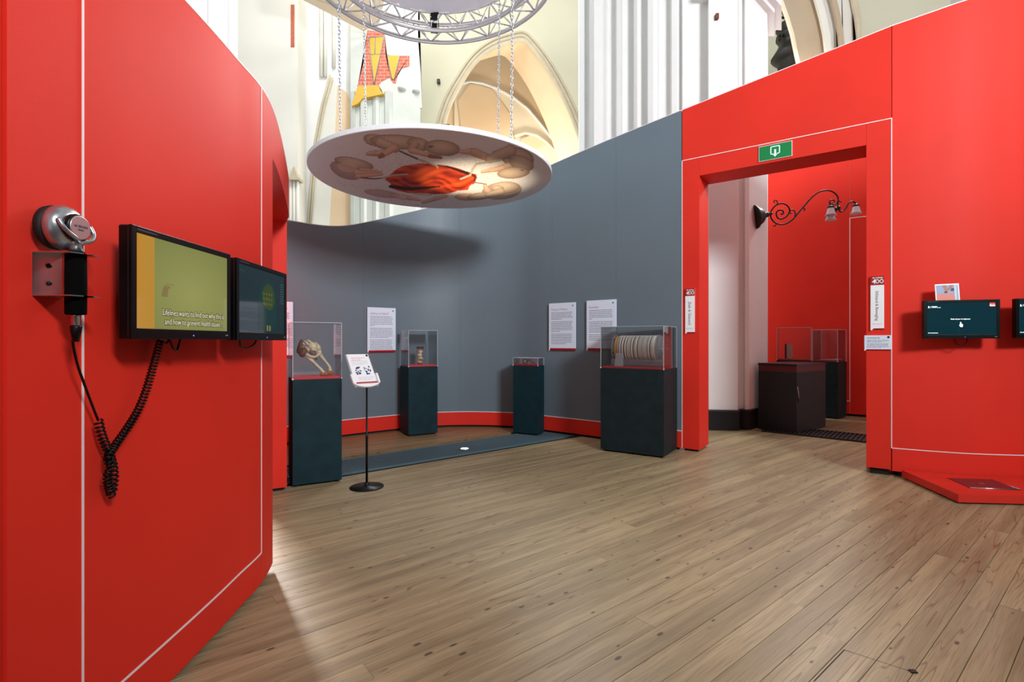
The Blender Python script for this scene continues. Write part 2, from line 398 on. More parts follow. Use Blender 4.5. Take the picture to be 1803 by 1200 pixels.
slab('panel', LP, aJ, LP.T[-1], ZB, ZT, RED, wl, .3)
slab('white_strip', LP, a145 - .003, a145 + .003, ZB, ZT, WHITE, wl, .05, .003)
slab('white_strip', LP, a460 - .003, a460 + .003, BZ, ZT, WHITE, wl, .05, .003)
slab('white_strip', LP, a145 + .003, a460 - .003, BZ - .0035, BZ + .0035, WHITE, wl, .05, .003)
slab('coping', LP, a12, LP.T[-1], ZT, ZT + .006, WHITE, wl, .3, .001)
slab('plinth', LP, 0, a480 - .03, 0, ZB, BLACKGAP, wl, .26, -.03)
slab('plinth', LP, aJ + .03, LP.T[-1], 0, ZB, BLACKGAP, wl, .26, -.03)
nr = empty('wall_side', (0, 0, 0), 0, 'grey wall of the next room, behind the left doorway', 'wall', kind='structure')
slab('panel', Path([(-4.1, .6), (-4.2, 3.0), (-3.9, 5.2), (-3.1, 6.35)], 8), 0, 20, 0, 2.5, GREY, nr, .1)
# ------------------------------------------------------------------ grey wall
GP = Path([(-3.05, 6.0, 2.80), (-2.85, 6.3, 2.81), (-2.301, 6.838, 2.852), (-1.61, 7.369, 3.15), (-1.112, 7.60, 3.34), (-.6164, 7.67, 3.51), (.011, 7.56, 3.66), (.476, 7.247, 3.783), (1.182, 6.70, 3.92), (2.02, 6.024, 4.046)], 10)
gz = lambda t: float(np.interp(t, GP.T, GP.P[:, 2]))
wb = empty('wall_back', (0, 0, 0), 0, 'grey curved exhibition wall behind the display plinths', 'wall', kind='structure')
cuts = [0, GP.px(640), GP.px(810), GP.px(972), GP.px(1084.6), GP.T[-1]]
for a, b in zip(cuts[:-1], cuts[1:]):
    slab('panel', GP, a + .0008, b - .0008, .235, gz, GREY, wb, .09)
slab('panel_core', GP, 0, GP.T[-1] - .01, .04, lambda t: gz(t) - .01, mat('wall_core', (60, 66, 72), .8), wb, .085, -.01)
slab('coping', GP, 0, GP.T[-1], gz, lambda t: gz(t) + .008, WHITE, wb, .09, .002)
bb = slab('baseboard_back', GP, 0, GP.T[-1], .03, .225, RED, None, .004, .010); tag(bb, 'red baseboard along the foot of the grey wall', 'baseboard', kind='structure')
slab('white_strip', GP, 0, GP.T[-1], .2255, .2345, WHITE, bb, .004, .011)
slab('plinth', GP, 0, GP.T[-1] - .05, 0, .03, BLACKGAP, bb, .08, -.02)
# ------------------------------------------------------------------ doorway portal and right wall
A0 = np.array([2.026, 6.02]); AD = np.array([.817, -.577]) / math.hypot(.817, .577); ATH = math.atan2(AD[1], AD[0])
def onp(x):                                # arc length along the portal seen in photo column x
    r = (x - CX) / F; return (r * A0[1] - A0[0]) / (AD[0] - r * AD[1])
door = empty('door_1', (A0[0], A0[1], 0), ATH, 'thick red portal frame of the doorway under the green exit sign', 'doorway', kind='structure')
PWD = 1.996
box('post', 0.004, .2, 0, .41, .025, 3.44, RED, door, .002)
box('post', PWD - .2, PWD - .004, 0, .41, .06, 3.44, RED, door, .002)
box('lintel', .2012, PWD - .2012, 0, .41, 3.23, 3.44, RED, door, .002)
box('white_strip', -.004, .004, -.003, .05, .03, 3.446, WHITE, door)
box('white_strip', .004, PWD + .004, -.003, .05, 3.440, 3.448, WHITE, door)
box('white_strip', PWD - .004, PWD + .004, -.003, .05, .27, 3.440, WHITE, door)
box('foot', .02, .17, .03, .38, 0, .025, BLACKGAP, door); box('foot', PWD - .17, PWD - .02, .03, .38, 0, .06, BLACKGAP, door)
for zz in (.42, .92, 1.55, 1.72, 2.35):
    for dy in (.14, .2, .27): 
        if random.random() < .75: box('filler_spot', .2, .2006, dy, dy + .012, zz, zz + .008, mat('filler', (196, 44, 34), .7) if 'filler' not in bpy.data.materials else bpy.data.materials['filler'], door)
RP = Path([(3.657, 4.868, 4.33), (3.906, 4.742, 4.37), (4.167, 4.634, 4.42), (4.461, 4.577, 4.47), (4.75, 4.555, 4.5), (5.3, 4.60, 4.55), (6.2, 4.9, 4.6)], 8)
rz_ = lambda t: float(np.interp(t, RP.T, RP.P[:, 2]))
OP = Path([(A0[0], A0[1], 4.046), (3.657, 4.868, 4.33)], 1); oz = lambda t: float(np.interp(t, OP.T, OP.P[:, 2]))
wr = empty('wall_right', (0, 0, 0), 0, 'red curved exhibition wall around the doorway and the right-hand screens', 'wall', kind='structure')
slab('panel', OP, .002, OP.T[-1] - .002, 3.449, oz, RED, wr, .3)
slab('panel', RP, .004, RP.T[-1], .275, rz_, RED, wr, .3)
slab('base_panel', RP, .004, RP.T[-1], .05, .265, RED, wr, .3)
slab('white_strip', RP, .0, RP.T[-1], .266, .274, WHITE, wr, .05, .003)
slab('coping', OP, 0, OP.T[-1], oz, lambda t: oz(t) + .008, WHITE, wr, .3, .002)
slab('coping', RP, 0, RP.T[-1], rz_, lambda t: rz_(t) + .008, WHITE, wr, .3, .002)
slab('plinth', RP, .05, RP.T[-1], 0, .05, BLACKGAP, wr, .28, -.04)
# unseen enclosure behind the visitor, its height set to shade the near room
wf = empty('wall_front', (0, 0, 0), 0, 'unseen grey wall closing the room behind the viewer, sized to shade it', 'wall', kind='structure')
slab('panel', Path([(6.4, 4.9), (6.5, 2.0), (6.2, -.8), (4.6, -2.5), (2.0, -2.9), (-.6, -2.7), (-1.2, -2.4)], 8), 0, 12.2, .0, 4.7, GREY, wf, .1)
blocker = box('sky_blocker', -6, 1.0, -7, 1.3, 5.0, 5.2, PLCREAM); tag(blocker, 'unseen slab added above and behind the viewer to block sky light', 'sky_blocker', kind='structure')  # unseen slab added to keep sky light off the near left part
# ------------------------------------------------------------------ room beyond the doorway
FP = Path([(4.17, 9.85), (6.01, 8.65), (7.27, 7.84)], 1)
wfar = empty('wall_far', (0, 0, 0), 0, 'red wall of the room seen through the doorway', 'wall', kind='structure')
slab('panel', FP, 0, FP.px(1499), .04, 4.62, RED, wfar, .12)
slab('panel', FP, FP.px(1499) + .002, FP.T[-1], .04, 4.62, RED, wfar, .12)
slab('plinth', FP, 0, FP.T[-1], 0, .04, BLACKGAP, wfar, .1, -.03)
tw = FP.px(1499)
slab('white_strip', FP, tw - .006, tw + .006, .25, 3.43, WHITE, wfar, .01, .006)
slab('white_strip', FP, tw + .006, tw + 1.2, 3.42, 3.432, WHITE, wfar, .01, .006)
slab('white_strip', FP, tw - .3, tw - .006, .25, .262, WHITE, wfar, .01, .006)
# ------------------------------------------------------------------ the church behind: pier
PX = [(1018.7, 8.9), (1019.5, 8.45), (1028, 8.40), (1030, 8.52), (1036, 8.48), (1040, 8.28), (1046, 8.18), (1054, 8.16), (1062, 8.24), (1067, 8.38), (1070, 8.44), (1084, 8.40), (1086, 8.22), (1094, 8.18), (1096, 8.34), (1115, 8.30), (1117, 8.10), (1122, 8.04), (1128, 8.08), (1130, 8.2), (1139, 8.16), (1141, 7.98), (1150, 7.92), (1158, 7.96), (1160, 8.08), (1180, 8.02), (1183, 7.86), (1192, 7.82), (1200, 7.84), (1202, 7.72), (1246, 7.66), (1248, 7.43), (1299, 7.38), (1301, 7.50), (1309, 7.52), (1312, 7.44), (1319, 7.45), (1351, 7.92), (1352, 8.9)]
def XY(x, Y): return ((x - CX) / F * Y, Y)
pier = prism('pier', [(*XY(x, Y), 0) for x, Y in PX] + [(0, 0, 8.6)], PLAST, None)
tag(pier, 'massive white church pier with clustered shafts rising behind the grey wall', 'pier', kind='structure')
pq = [XY(1244, 7.66), XY(1246.5, 7.37), XY(1301, 7.32), XY(1303, 7.44), XY(1311, 7.40), XY(1321, 7.40), XY(1335, 7.62), XY(1335, 7.9), XY(1244, 7.9)]
pl = prism('plinth', [(x, y, 0) for x, y in pq] + [(0, 0, .27)], BLACKGAP, pier)
pq2 = [(x + (.01 if y > 7.6 else 0), y - .012) for x, y in pq]
prism('plinth_cap', [(x, y, .27) for x, y in pq2] + [(0, 0, .025)], mat('plinth_cap_black', (30, 29, 28), .45), pier)
zc = 6.42                                        # capital ledge
led = [XY(1236, 7.62), XY(1240, 7.30), XY(1300, 7.24), XY(1322, 7.3), XY(1364, 7.9), XY(1364, 8.5), XY(1236, 8.4)]
prism('capital', [(x, y, zc) for x, y in led] + [(0, 0, .07)], PLAST, pier)
led2 = [(x * 1.02, y - .05) for x, y in led]
prism('capital', [(x, y, zc + .07) for x, y in led2] + [(0, 0, .12)], PLAST, pier)
box('brick_hole', *sorted((XY(1259, 7.40)[0], XY(1264, 7.40)[0])), 7.36, 7.44, B(0, 35, 7.4).z, B(0, 26, 7.4).z, mat('old_brick', (120, 74, 58), .9), pier)
# west part: plaster walls, window, console, tie beam
w1 = plate('wall_west', [(418, 420), (525, 420), (525, -60), (418, -60)], 13.0, .5, PLCREAM); tag(w1, 'cream church wall left of the hanging disc', 'wall', kind='structure')
plate('wall_below_window', [(290, 420), (418, 420), (418, 130), (290, 130)], 13.0, .5, PLCREAM, w1)
plate('brick_strip', [(512, 8), (518, 8), (518, 82), (512, 82)], 12.98, .03, mat('terracotta_brick', (190, 104, 78), .9, var=.2, vscale=30), w1)
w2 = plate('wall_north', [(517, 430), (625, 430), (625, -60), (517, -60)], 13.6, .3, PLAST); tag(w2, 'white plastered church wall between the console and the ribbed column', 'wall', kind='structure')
plate('arch_reveal', [(581, 131), (594, 150), (589, 250), (580, 400), (540, 402), (545, 330), (553, 247), (566, 185)], 13.55, .05, PLCREAM, w2)
plate('arch_opening', [(594, 150), (610, 162), (622, 190), (622, 402), (580, 402), (589, 250)], 13.56, .04, PLPEACH, w2)
for dx in (0, 4.5): tubeo('arch_moulding', [B(581 + dx, 132 + dx, 13.5), B(567 + dx, 185, 13.5), B(555 + dx, 247, 13.5), B(547 + dx, 330, 13.5), B(542 + dx, 402, 13.5)], .03, STONE, w2, 6)
for x0 in (566, 573, 588): tubeo('wall_shaft', [B(x0, -40, 13.55), B(x0, 118 if x0 > 580 else 135, 13.55)], .05, PLCREAM, w2, 8)
win = empty('window_1', B(360, 200, 13.2), 0, 'tall blown-out white church window at the far left', 'window', kind='structure')
def rel(o, root): o.matrix_parent_inverse = Matrix.Translation(-root.location); return o
WGL = mat('lit_window', (255, 255, 255), .3, emit=(255, 255, 255), estr=2.2)
rel(plate('glass', [(290, 140), (418, 140), (418, -60), (290, -60)], 13.3, .03, WGL, win), win)
for xm in (366, 402): rel(plate('mullion', [(xm - 1.6, 140), (xm + 1.6, 140), (xm + 1.6, -60), (xm - 1.6, -60)], 13.2, .08, PLAST, win), win)
con = empty('console', B(520, 320, 12.9), 0, 'pale stone console with slim shafts in the corner left of the disc', 'console', kind='structure')
rel(plate('corbel', [(517, 292), (524, 312), (509, 312)], 12.85, .25, STONE, con), con)
rel(plate('corbel', [(508, 312), (526, 312), (525, 316), (509, 316)], 12.8, .3, STONE, con), con)
for xm in (512, 518, 524): rel(tubeo('shaft', [B(xm, 316, 12.95), B(xm, 430, 12.95)], .045, PLCREAM, con, 8), con)
bmv = [B(440, -22, 11.6), B(470, -40, 11.6), B(652, 40, 12.6), B(644, 58, 12.6)]
tb = prism('trim_1', [B(478, -28, 11.4), B(498, -28, 11.4), B(668, 42, 12.9), B(640, 55, 12.9)] + [(.3, -.55, .42)], mat('cream_beam', (238, 220, 190), .8)); tag(tb, 'slanting cream tie beam behind the chains of the disc', 'beam', kind='structure')
# ribbed column with the broken plaster and painted brick above
RX = [(617, 13.4), (617.5, 12.95), (624, 12.9), (626, 12.99), (633, 12.99), (635, 12.9), (641, 12.88), (646, 12.95), (647, 13.0), (655, 13.0), (657, 12.95), (662, 12.9), (667, 12.95), (669, 13.0), (676, 13.0), (678, 12.92), (686, 12.88), (690, 12.95), (692, 13.0), (732, 13.02), (740, 13.08), (742, 13.5)]
zb_, zt_ = B(0, 430, 13).z, B(0, 163, 13).z
PLRIB = mat('rib_plaster', (206, 210, 202), .9, spec=.1, var=.03, vscale=3, bump=.1, bscale=25)
rc = prism('ribbed_column', [(*XY(x, Y), zb_) for x, Y in RX] + [(0, 0, zt_ - zb_)], PLRIB); tag(rc, 'white ribbed church column behind the hanging disc, brickwork above it', 'column', kind='structure')
plate('upper_panel', [(617, 190), (617, -60), (736, -60), (736, 70), (741, 130), (743, 190)], 13.07, .05, PLRIB, rc)
BRK = bpy.data.materials.new('pink_brickwork'); BRK.use_nodes = True
_n = BRK.node_tree; _b = _n.nodes.new('ShaderNodeTexBrick'); _g = _n.nodes.new('ShaderNodeNewGeometry'); _r = _n.nodes.new('ShaderNodeMapping'); _r.inputs['Rotation'].default_value = (math.pi / 2, 0, 0)
_n.links.new(_g.outputs['Position'], _r.inputs['Vector']); _n.links.new(_r.outputs[0], _b.inputs['Vector']); _n.links.new(_b.outputs[0], _n.nodes['Principled BSDF'].inputs[0])
_b.inputs['Color1'].default_value = lin((206, 112, 92)) + (1,); _b.inputs['Color2'].default_value = lin((190, 98, 80)) + (1,); _b.inputs['Mortar'].default_value = lin((226, 170, 150)) + (1,)
_b.inputs['Scale'].default_value = 1; _b.inputs['Brick Width'].default_value = .2; _b.inputs['Row Height'].default_value = .085; _b.inputs['Mortar Size'].default_value = .006
_n.nodes['Principled BSDF'].inputs['Roughness'].default_value = .9
OCH = mat('ochre_wall_paint', (218, 174, 72), .9, var=.06, vscale=12)
plate('brick_patch', [(647, 53), (668, 56), (677, 59), (679, 95), (690, 98), (721, 98), (721, 116), (708, 120), (701, 128), (697, 146), (692, 146), (686, 136), (672, 143), (666, 150), (630, 151), (640, 110)], 13.06, .05, BRK, rc)
plate('ochre_field', [(649, 66), (676, 64), (658, 148), (651, 96)], 13.04, .05, OCH, rc)
plate('ochre_field', [(682, 97), (704, 98), (694, 140), (688, 136)], 13.04, .05, OCH, rc)
plate('ochre_field', [(630, 151), (667, 150), (670, 159), (675, 165), (652, 170), (638, 173), (630, 182), (619, 187)], 12.84, .12, OCH, rc)
for a, b in (((650, 66), (658, 148)), ((676, 64), (659, 148)), ((682, 97), (690, 140)), ((704, 98), (694, 140)), ((649, 66), (676, 64)), ((661, 66), (660, 95)), ((651, 96), (669, 95)), ((629, 151), (667, 150)), ((628, 165), (675, 165))):
    tubeo('painted_line', [B(*a, 13.04), B(*b, 13.04)], .011, mat('grey_wall_line', (150, 148, 158), .9) if 'grey_wall_line' not in bpy.data.materials else bpy.data.materials['grey_wall_line'], rc, 4)
bm = bmesh.new(); ico(bm, B(708, 158, 13.1), (.11, .2, .06), 2, .01, 3); ico(bm, B(733, 163, 13.1), (.11, .2, .07), 2, .01, 4); bmo('broken_corbel', bm, PLRIB, rc, True)
# arcade wall with pointed arch
OUT = [(782, 217), (792, 185), (810, 150), (835, 112), (865, 87), (900, 74), (922, 71), (940, 87), (965, 122), (987, 162), (1005, 202), (1019, 240), (1026, 262)]
OUT = [(776, 250), (778, 236)] + OUT + [(1036, 300)]
arc = empty('wall_east', (0, 0, 0), 0, 'pale green church wall with a pointed arch behind the disc', 'wall', kind='structure')
cur = crom(OUT, 5); Yw = 16.0
V, Fc = [], []
for x, y in cur: V += [B(x, y, Yw), B(x, -80, Yw)]
for i in range(len(cur) - 1): Fc.append((2 * i, 2 * i + 2, 2 * i + 3, 2 * i + 1))
mesh('arcade_face', V, Fc, PLGREEN, arc)
plate('arcade_face', [(660, 430), (776, 430), (776, -80), (660, -80)], Yw, .4, PLGREEN, arc)
plate('arcade_face', [(1036, 430), (1420, 430), (1420, -80), (1036, -80)], Yw, .4, PLGREEN, arc)
dv = Vector((-.70, 1.6, .42))
V = []
for x, y in cur: V += [B(x, y, Yw), B(x, y, Yw) + dv]
mesh('soffit', V, [(2 * i, 2 * i + 1, 2 * i + 3, 2 * i + 2) for i in range(len(cur) - 1)], mat('warm_soffit', (226, 206, 176), .9, spec=.1, var=.03, vscale=2), arc)
for k, (off, r) in enumerate(((0, .07), (7, .05), (14, .04))):
    pts = []
    for x, y in cur:
        c = np.array([905, 330.]); d = np.array([x, y]) - c; d = d / np.linalg.norm(d)
        pts.append(B(x + d[0] * off, y + d[1] * off, Yw - .02))
    tubeo('arch_moulding', pts, r, STONE, arc, 8)
plate('vault_web', [(700, 430), (1120, 430), (1120, -60), (700, -60)], 19.45, .3, PLPEACH, arc)
rib = [(800, 150), (828, 144), (850, 147), (875, 156), (905, 172), (930, 192), (955, 222), (975, 248), (992, 275), (1010, 310)]
plate('vault_web', rib + [(1010, 430), (800, 430)], 19.36, .08, PLWARM, arc)
tubeo('vault_rib', [B(x, y, 19.33) for x, y in rib], .05, PLAST, arc, 8)
plate('vault_web', [(806, 178), (828, 147), (866, 157), (898, 200), (908, 250), (905, 320), (822, 320)], 19.3, .05, PLPEACH, arc)
plate('niche', [(918, 246), (935, 237), (960, 245), (962, 250), (945, 262), (925, 275), (910, 262)], 19.25, .1, PLPEACH, arc)
tubeo('niche_edge', [B(x, y, 19.25) for x, y in ((905, 240), (925, 234), (945, 238), (962, 250), (980, 268), (992, 282))], .06, PLWARM, arc, 6)
box('wall_bolt', B(772, 144, 15.9).x - .04, B(772, 144, 15.9).x + .05, 15.85, 16.0, B(0, 146, 15.9).z, B(0, 140, 15.9).z, IRON, arc)
# right-hand arch with mouldings
ra = empty('arch_right', (0, 0, 0), 0, 'taupe church arch with stepped mouldings above the right-hand red wall', 'arch', kind='structure')
kc = [(1340, -70), (1358, -38), (1374, 0), (1385, 30), (1394, 60), (1400, 90), (1405, 113), (1411, 160), (1415, 210)]
def band(name, a0, a1, Y, m, lean=.55):
    pts = []
    for x, y in kc: pts.append((x + a0 - (a0 * .0) - lean * a0 * (y + 0) / 400, y))
    for x, y in reversed(kc): pts.append((x + a1 - lean * a1 * y / 400, y))
    plate(name, pts, Y, .06, m, ra)
band('edge_moulding', 0, 5, 9.95, PLWARM); band('soffit', 5, 63, 10.1, PLTAUPE)
band('moulding', 62, 74, 9.95, PLCREAM); band('moulding', 73, 92, 10.05, PLCREAM); band('moulding', 91, 100, 9.9, PLTAUPE); band('moulding', 99, 128, 10.0, PLCREAM)
band('moulding', 127, 137, 9.9, STONE); band('moulding', 136, 300, 10.05, PLGREEN)
# dark carved pulpit top
pc = B(1399, 0, 11.2)
pul = empty('carved_pulpit', (pc.x, pc.y, H + (HY - 150) / F * 11.2), 0, 'black carved wooden pulpit top behind the white pier', 'pulpit')
k_ = 11.2 / F; prof = [(27, 160), (27, 112), (30, 108), (38, 100), (33, 92), (28, 84), (25, 78), (26, 72), (30, 66), (29, 60), (24, 56), (30, 49), (28, 44), (18, 41), (13, 36), (17, 24), (22, 12), (24, -10), (20, -30)]
lathe_o('turned_body', [(r * k_, (150 - y) * k_) for r, y in prof], DARKWOOD, pul, 20)
def pz(x, y, dy=0): return ((x - 1399) * k_, dy, (150 - y) * k_)
bm = bmesh.new()
for x, y, r in ((1366, 70, 3.2), (1366, 77, 2.4), (1371, 70, 2.6), (1352, 33, 2.2), (1358, 35, 2.6), (1364, 34, 2.2), (1369, 38, 2), (1385, 26, 4)): ico(bm, pz(x, y, -.15), r * k_, 1, .008, int(x))
bmo('carved_leaves', bm, DARKWOOD, pul, True)
tubeo('carved_figure', [pz(1374, 40, -.15), pz(1366, 36, -.15), pz(1369, 22, -.15), pz(1373, 8, -.15), pz(1376, -10, -.15)], [.02, .03, .035, .06, .09], DARKWOOD, pul)
tubeo('carved_figure', [pz(1383, 34, -.15), pz(1380, 22, -.15), pz(1374, 6, -.15)], [.03, .05, .06], DARKWOOD, pul)
# distant back of the church
wbk = plate('wall_south', [(-900, 700), (2800, 700), (2800, -900), (-900, -900)], 23, .3, PLCREAM); tag(wbk, 'cream end wall of the church far behind everything', 'wall', kind='structure')
#PART2
# ------------------------------------------------------------------ hanging disc with its printed underside
hd = 1.8; DC = Vector((-.48 * hd, 3.097 * hd, H + hd)); DR = .722 * hd
disc = empty('hanging_disc', DC, 0, 'big round white disc with a printed picture of unborn babies underneath, hung on chains', 'hanging disc')
rim_v, rim_f = lathe([(DR - .004, 0), (DR, .004), (DR, .040), (DR - .006, .046)], 96)
mesh('panel', rim_v, rim_f, PAPERW, disc)
def paint(zx, zy):                          # colours of the flat print, laid out on its own plane
    n = len(zx); c = np.tile(np.array(lin((240, 240, 248))), (n, 1)); rs = np.random.RandomState(5)
    def wave(fx, fy, k):                    # smooth pseudo noise
        o = np.zeros(n)
        for i in range(5):
            a, b, p = rs.uniform(-1, 1, 3); o += np.sin(zx * fx * (1 + i * .45) * a * 2 + zy * fy * (1 + i * .45) * b * 2 + p * 9)
        return o / k
    w = wave(.03, .09, 2.2); near = np.exp(-((zx - 900) / 520) ** 2 - ((zy - 390) / 190) ** 2)
    line = (np.abs(w) < .045) & (near > .25)
    c[line] *= .66
    w2 = wave(.012, .05, 2.2); c[(np.abs(w2) < .02)] *= .82
    LT = np.array(lin((238, 216, 196))); DK = np.array(lin((138, 110, 92))); RD = np.array(lin((196, 120, 88)))
    def blend(mask, col, k): c[:] = c * (1 - (mask * k)[:, None]) + col * (mask * k)[:, None]
    def ell(cx, cy, rx, ry, rot=0, lt=LT, dk=DK, k=1.):
        a = math.radians(rot); dx, dy = zx - cx, zy - cy
        x = (dx * math.cos(a) + dy * math.sin(a)) / rx; y = (-dx * math.sin(a) + dy * math.cos(a)) / ry
        q = x * x + y * y; ins = (q < 1).astype(float); t = np.clip((1 - q), 0, 1) ** .55
        off = np.clip(.5 + .5 * (-y * .8 - x * .2), 0, 1); t = np.clip(t * (.45 + .75 * off), 0, 1)
        blend(ins, dk + (lt - dk) * t[:, None], k)
    def cap(x0, y0, x1, y1, r0, r1, lt=LT, dk=DK, k=1.):
        dx, dy = x1 - x0, y1 - y0; t = np.clip(((zx - x0) * dx + (zy - y0) * dy) / (dx * dx + dy * dy), 0, 1)
        px, py = zx - x0 - dx * t, zy - y0 - dy * t; r = r0 + (r1 - r0) * t; q = (px * px + py * py) / (r * r)
        ins = (q < 1).astype(float); v = np.clip(1 - q, 0, 1) ** .5 * np.clip(.75 - .45 * py / r, .2, 1.2)
        blend(ins, dk + (lt - dk) * np.clip(v, 0, 1)[:, None], k)
    def pl(pts, w, col):
        for (x0, y0), (x1, y1) in zip(pts[:-1], pts[1:]): cap(x0, y0, x1, y1, w, w, col, col * .45)
    CW = np.array(lin((222, 206, 186)))
    # placenta
    PX_ = np.array([(615, 415), (650, 385), (690, 352), (735, 322), (800, 312), (860, 303), (930, 304), (985, 312), (1050, 318), (1120, 336), (1190, 362), (1250, 380), (1252, 405), (1238, 440), (1205, 458), (1190, 486), (1120, 492), (1060, 512), (960, 516), (860, 508), (780, 508), (700, 488), (648, 468), (662, 448), (640, 428)], float)
    ins = np.zeros(n, bool); j = len(PX_) - 1
    for i in range(len(PX_)):
        yi, yj = PX_[i, 1], PX_[j, 1]; xi, xj = PX_[i, 0], PX_[j, 0]
        ins ^= ((yi > zy) != (yj > zy)) & (zx < (xj - xi) * (zy - yi) / (yj - yi + 1e-9) + xi); j = i
    ins = ins.astype(float)
    u = zx * .016 + np.sin(zy * .06 + zx * .01) * 1.1; v = zy * .05 + np.sin(zx * .021) * 1.5
    f = .5 + .25 * np.sin(u * 1.7 + v) + .25 * np.sin(u * .8 - v * 1.9 + 2 * np.sin(v * .7))
    f = np.clip(f * 1.1, 0, 1)
    OA, OB, OC = np.array(lin((134, 26, 6))), np.array(lin((214, 66, 16))), np.array(lin((232, 98, 34)))
    oc = np.where((f < .5)[:, None], OA + (OB - OA) * (f / .5)[:, None], OB + (OC - OB) * ((f - .5) / .5)[:, None])
    blend(ins, oc, 1.)
    MAR = np.array(lin((74, 8, 6)))
    cap(655, 462, 800, 480, 10, 12, MAR, MAR * .4); cap(800, 480, 1000, 462, 12, 3, MAR, MAR * .4)
    cap(1040, 322, 1190, 372, 5, 11, MAR, MAR * .4); cap(1205, 372, 1245, 395, 8, 9, np.array(lin((150, 18, 16))), MAR)
    cap(1245, 395, 1238, 420, 8, 5, np.array(lin((150, 18, 16))), MAR)
    # upper baby
    cap(560, 232, 500, 236, 22, 14); cap(560, 235, 640, 215, 18, 20); ell(560, 145, 92, 42, 12); ell(715, 155, 200, 50, 4)
    cap(585, 160, 690, 200, 36, 30); cap(680, 195, 600, 248, 28, 18, LT, RD); cap(600, 248, 580, 258, 17, 12, RD, DK)
    ell(850, 170, 80, 45, 12); ell(1012, 196, 125, 54, 6); ell(930, 185, 26, 12, 0, LT, DK); ell(930, 186, 17, 7, 0, DK, DK)
    cap(830, 165, 800, 208, 30, 24); cap(800, 212, 930, 248, 22, 16, LT, RD); cap(930, 252, 1005, 264, 15, 10, RD, DK)
    pl([(722, 218), (780, 245), (850, 275)], 6, np.array(lin((120, 96, 78)))); pl([(850, 275), (920, 300), (975, 318), (983, 335)], 6, CW)
    # right upper baby
    cap(1140, 222, 1235, 222, 13, 26, LT, RD); cap(1235, 225, 1340, 268, 30, 26, LT, RD); ell(1530, 262, 118, 70, 12)
    cap(1340, 270, 1480, 218, 30, 46); ell(1560, 300, 90, 50, 20); cap(1470, 320, 1290, 362, 22, 11, LT, RD); cap(1430, 335, 1350, 355, 20, 10, LT, RD)
    ell(1505, 368, 112, 40, -4); ell(1568, 352, 22, 9, 0, DK, LT)
    pl([(1420, 280), (1250, 305), (1222, 345), (1208, 385), (1140, 412)], 7, CW)
    # right lower baby
    ell(1425, 492, 138, 60, -6, np.array(lin((200, 176, 150))), DK, .75); ell(1440, 470, 110, 42, -4, LT * 1.1, DK, .8)
    cap(1330, 505, 1310, 460, 24, 15, LT, RD); ell(1395, 475, 44, 20, 0); ell(1180, 535, 80, 25, 2, LT, RD); ell(1270, 530, 85, 25, -6)
    cap(1330, 520, 1420, 500, 18, 26); pl([(1240, 435), (1320, 446)], 3, DK)
    # left baby
    ell(345, 352, 112, 54, 22, np.array(lin((196, 160, 148))), np.array(lin((150, 112, 104))), .85); ell(404, 302, 138, 38, 12); ell(360, 330, 70, 34, 8, LT, LT, .5)
    cap(420, 365, 590, 362, 20, 9, LT, RD); cap(430, 392, 600, 378, 18, 9, LT, RD); cap(450, 345, 560, 352, 10, 7, LT, RD)
    pl([(455, 402), (540, 410), (625, 402)], 4, np.array(lin((110, 84, 72)))); pl([(600, 404), (690, 384), (775, 378)], 6, CW)
    # lower left baby, faint
    ell(600, 512, 125, 26, 8, np.array(lin((206, 170, 160))), np.array(lin((166, 122, 114))), .7); ell(740, 535, 90, 18, 10, LT, RD, .7)
    cap(780, 540, 860, 556, 14, 8, LT, RD); cap(880, 572, 975, 545, 10, 14); cap(975, 545, 1045, 528, 15, 8, LT, RD); pl([(820, 512), (940, 522)], 4, CW)
    return c
NR, NA = 150, 420
pr = np.sqrt(np.linspace(0, 1, NR)) * (DR - .006); pa = np.linspace(0, 2 * math.pi, NA, endpoint=False)
vx = DC.x + np.outer(pr, np.cos(pa)).ravel(); vy = DC.y + np.outer(pr, np.sin(pa)).ravel()
zx = (CX + F * vx / vy - 520) * 3.92; zy = (HY - F * (DC.z - H) / vy - 210) * 3.92
pc_ = paint(zx, zy)
idx = np.arange(NR * NA).reshape(NR, NA)
fa = np.stack([idx[:-1], np.roll(idx[:-1], -1, 1), np.roll(idx[1:], -1, 1), idx[1:]], -1).reshape(-1, 4)
me = bpy.data.meshes.new('printed_underside')
me.from_pydata(np.c_[vx - DC.x, vy - DC.y, np.full(len(vx), -.0012)].tolist(), [], fa.tolist())
ca = me.color_attributes.new('print', 'FLOAT_COLOR', 'POINT'); ca.data.foreach_set('color', np.c_[pc_, np.ones(len(pc_))].astype(np.float32).ravel())
PRT = mat('disc_print', (214, 206, 200), .45, spec=.3); _a = PRT.node_tree.nodes.new('ShaderNodeAttribute'); _a.attribute_name = 'print'
PRT.node_tree.links.new(_a.outputs['Color'], PRT.node_tree.nodes['Principled BSDF'].inputs['Base Color'])
link('printed_underside', me, PRT, disc)
box('clip', -.03 + .3, .03 + .3, -DR * .955, -DR * .935, .046, .058, BLKMET, disc)
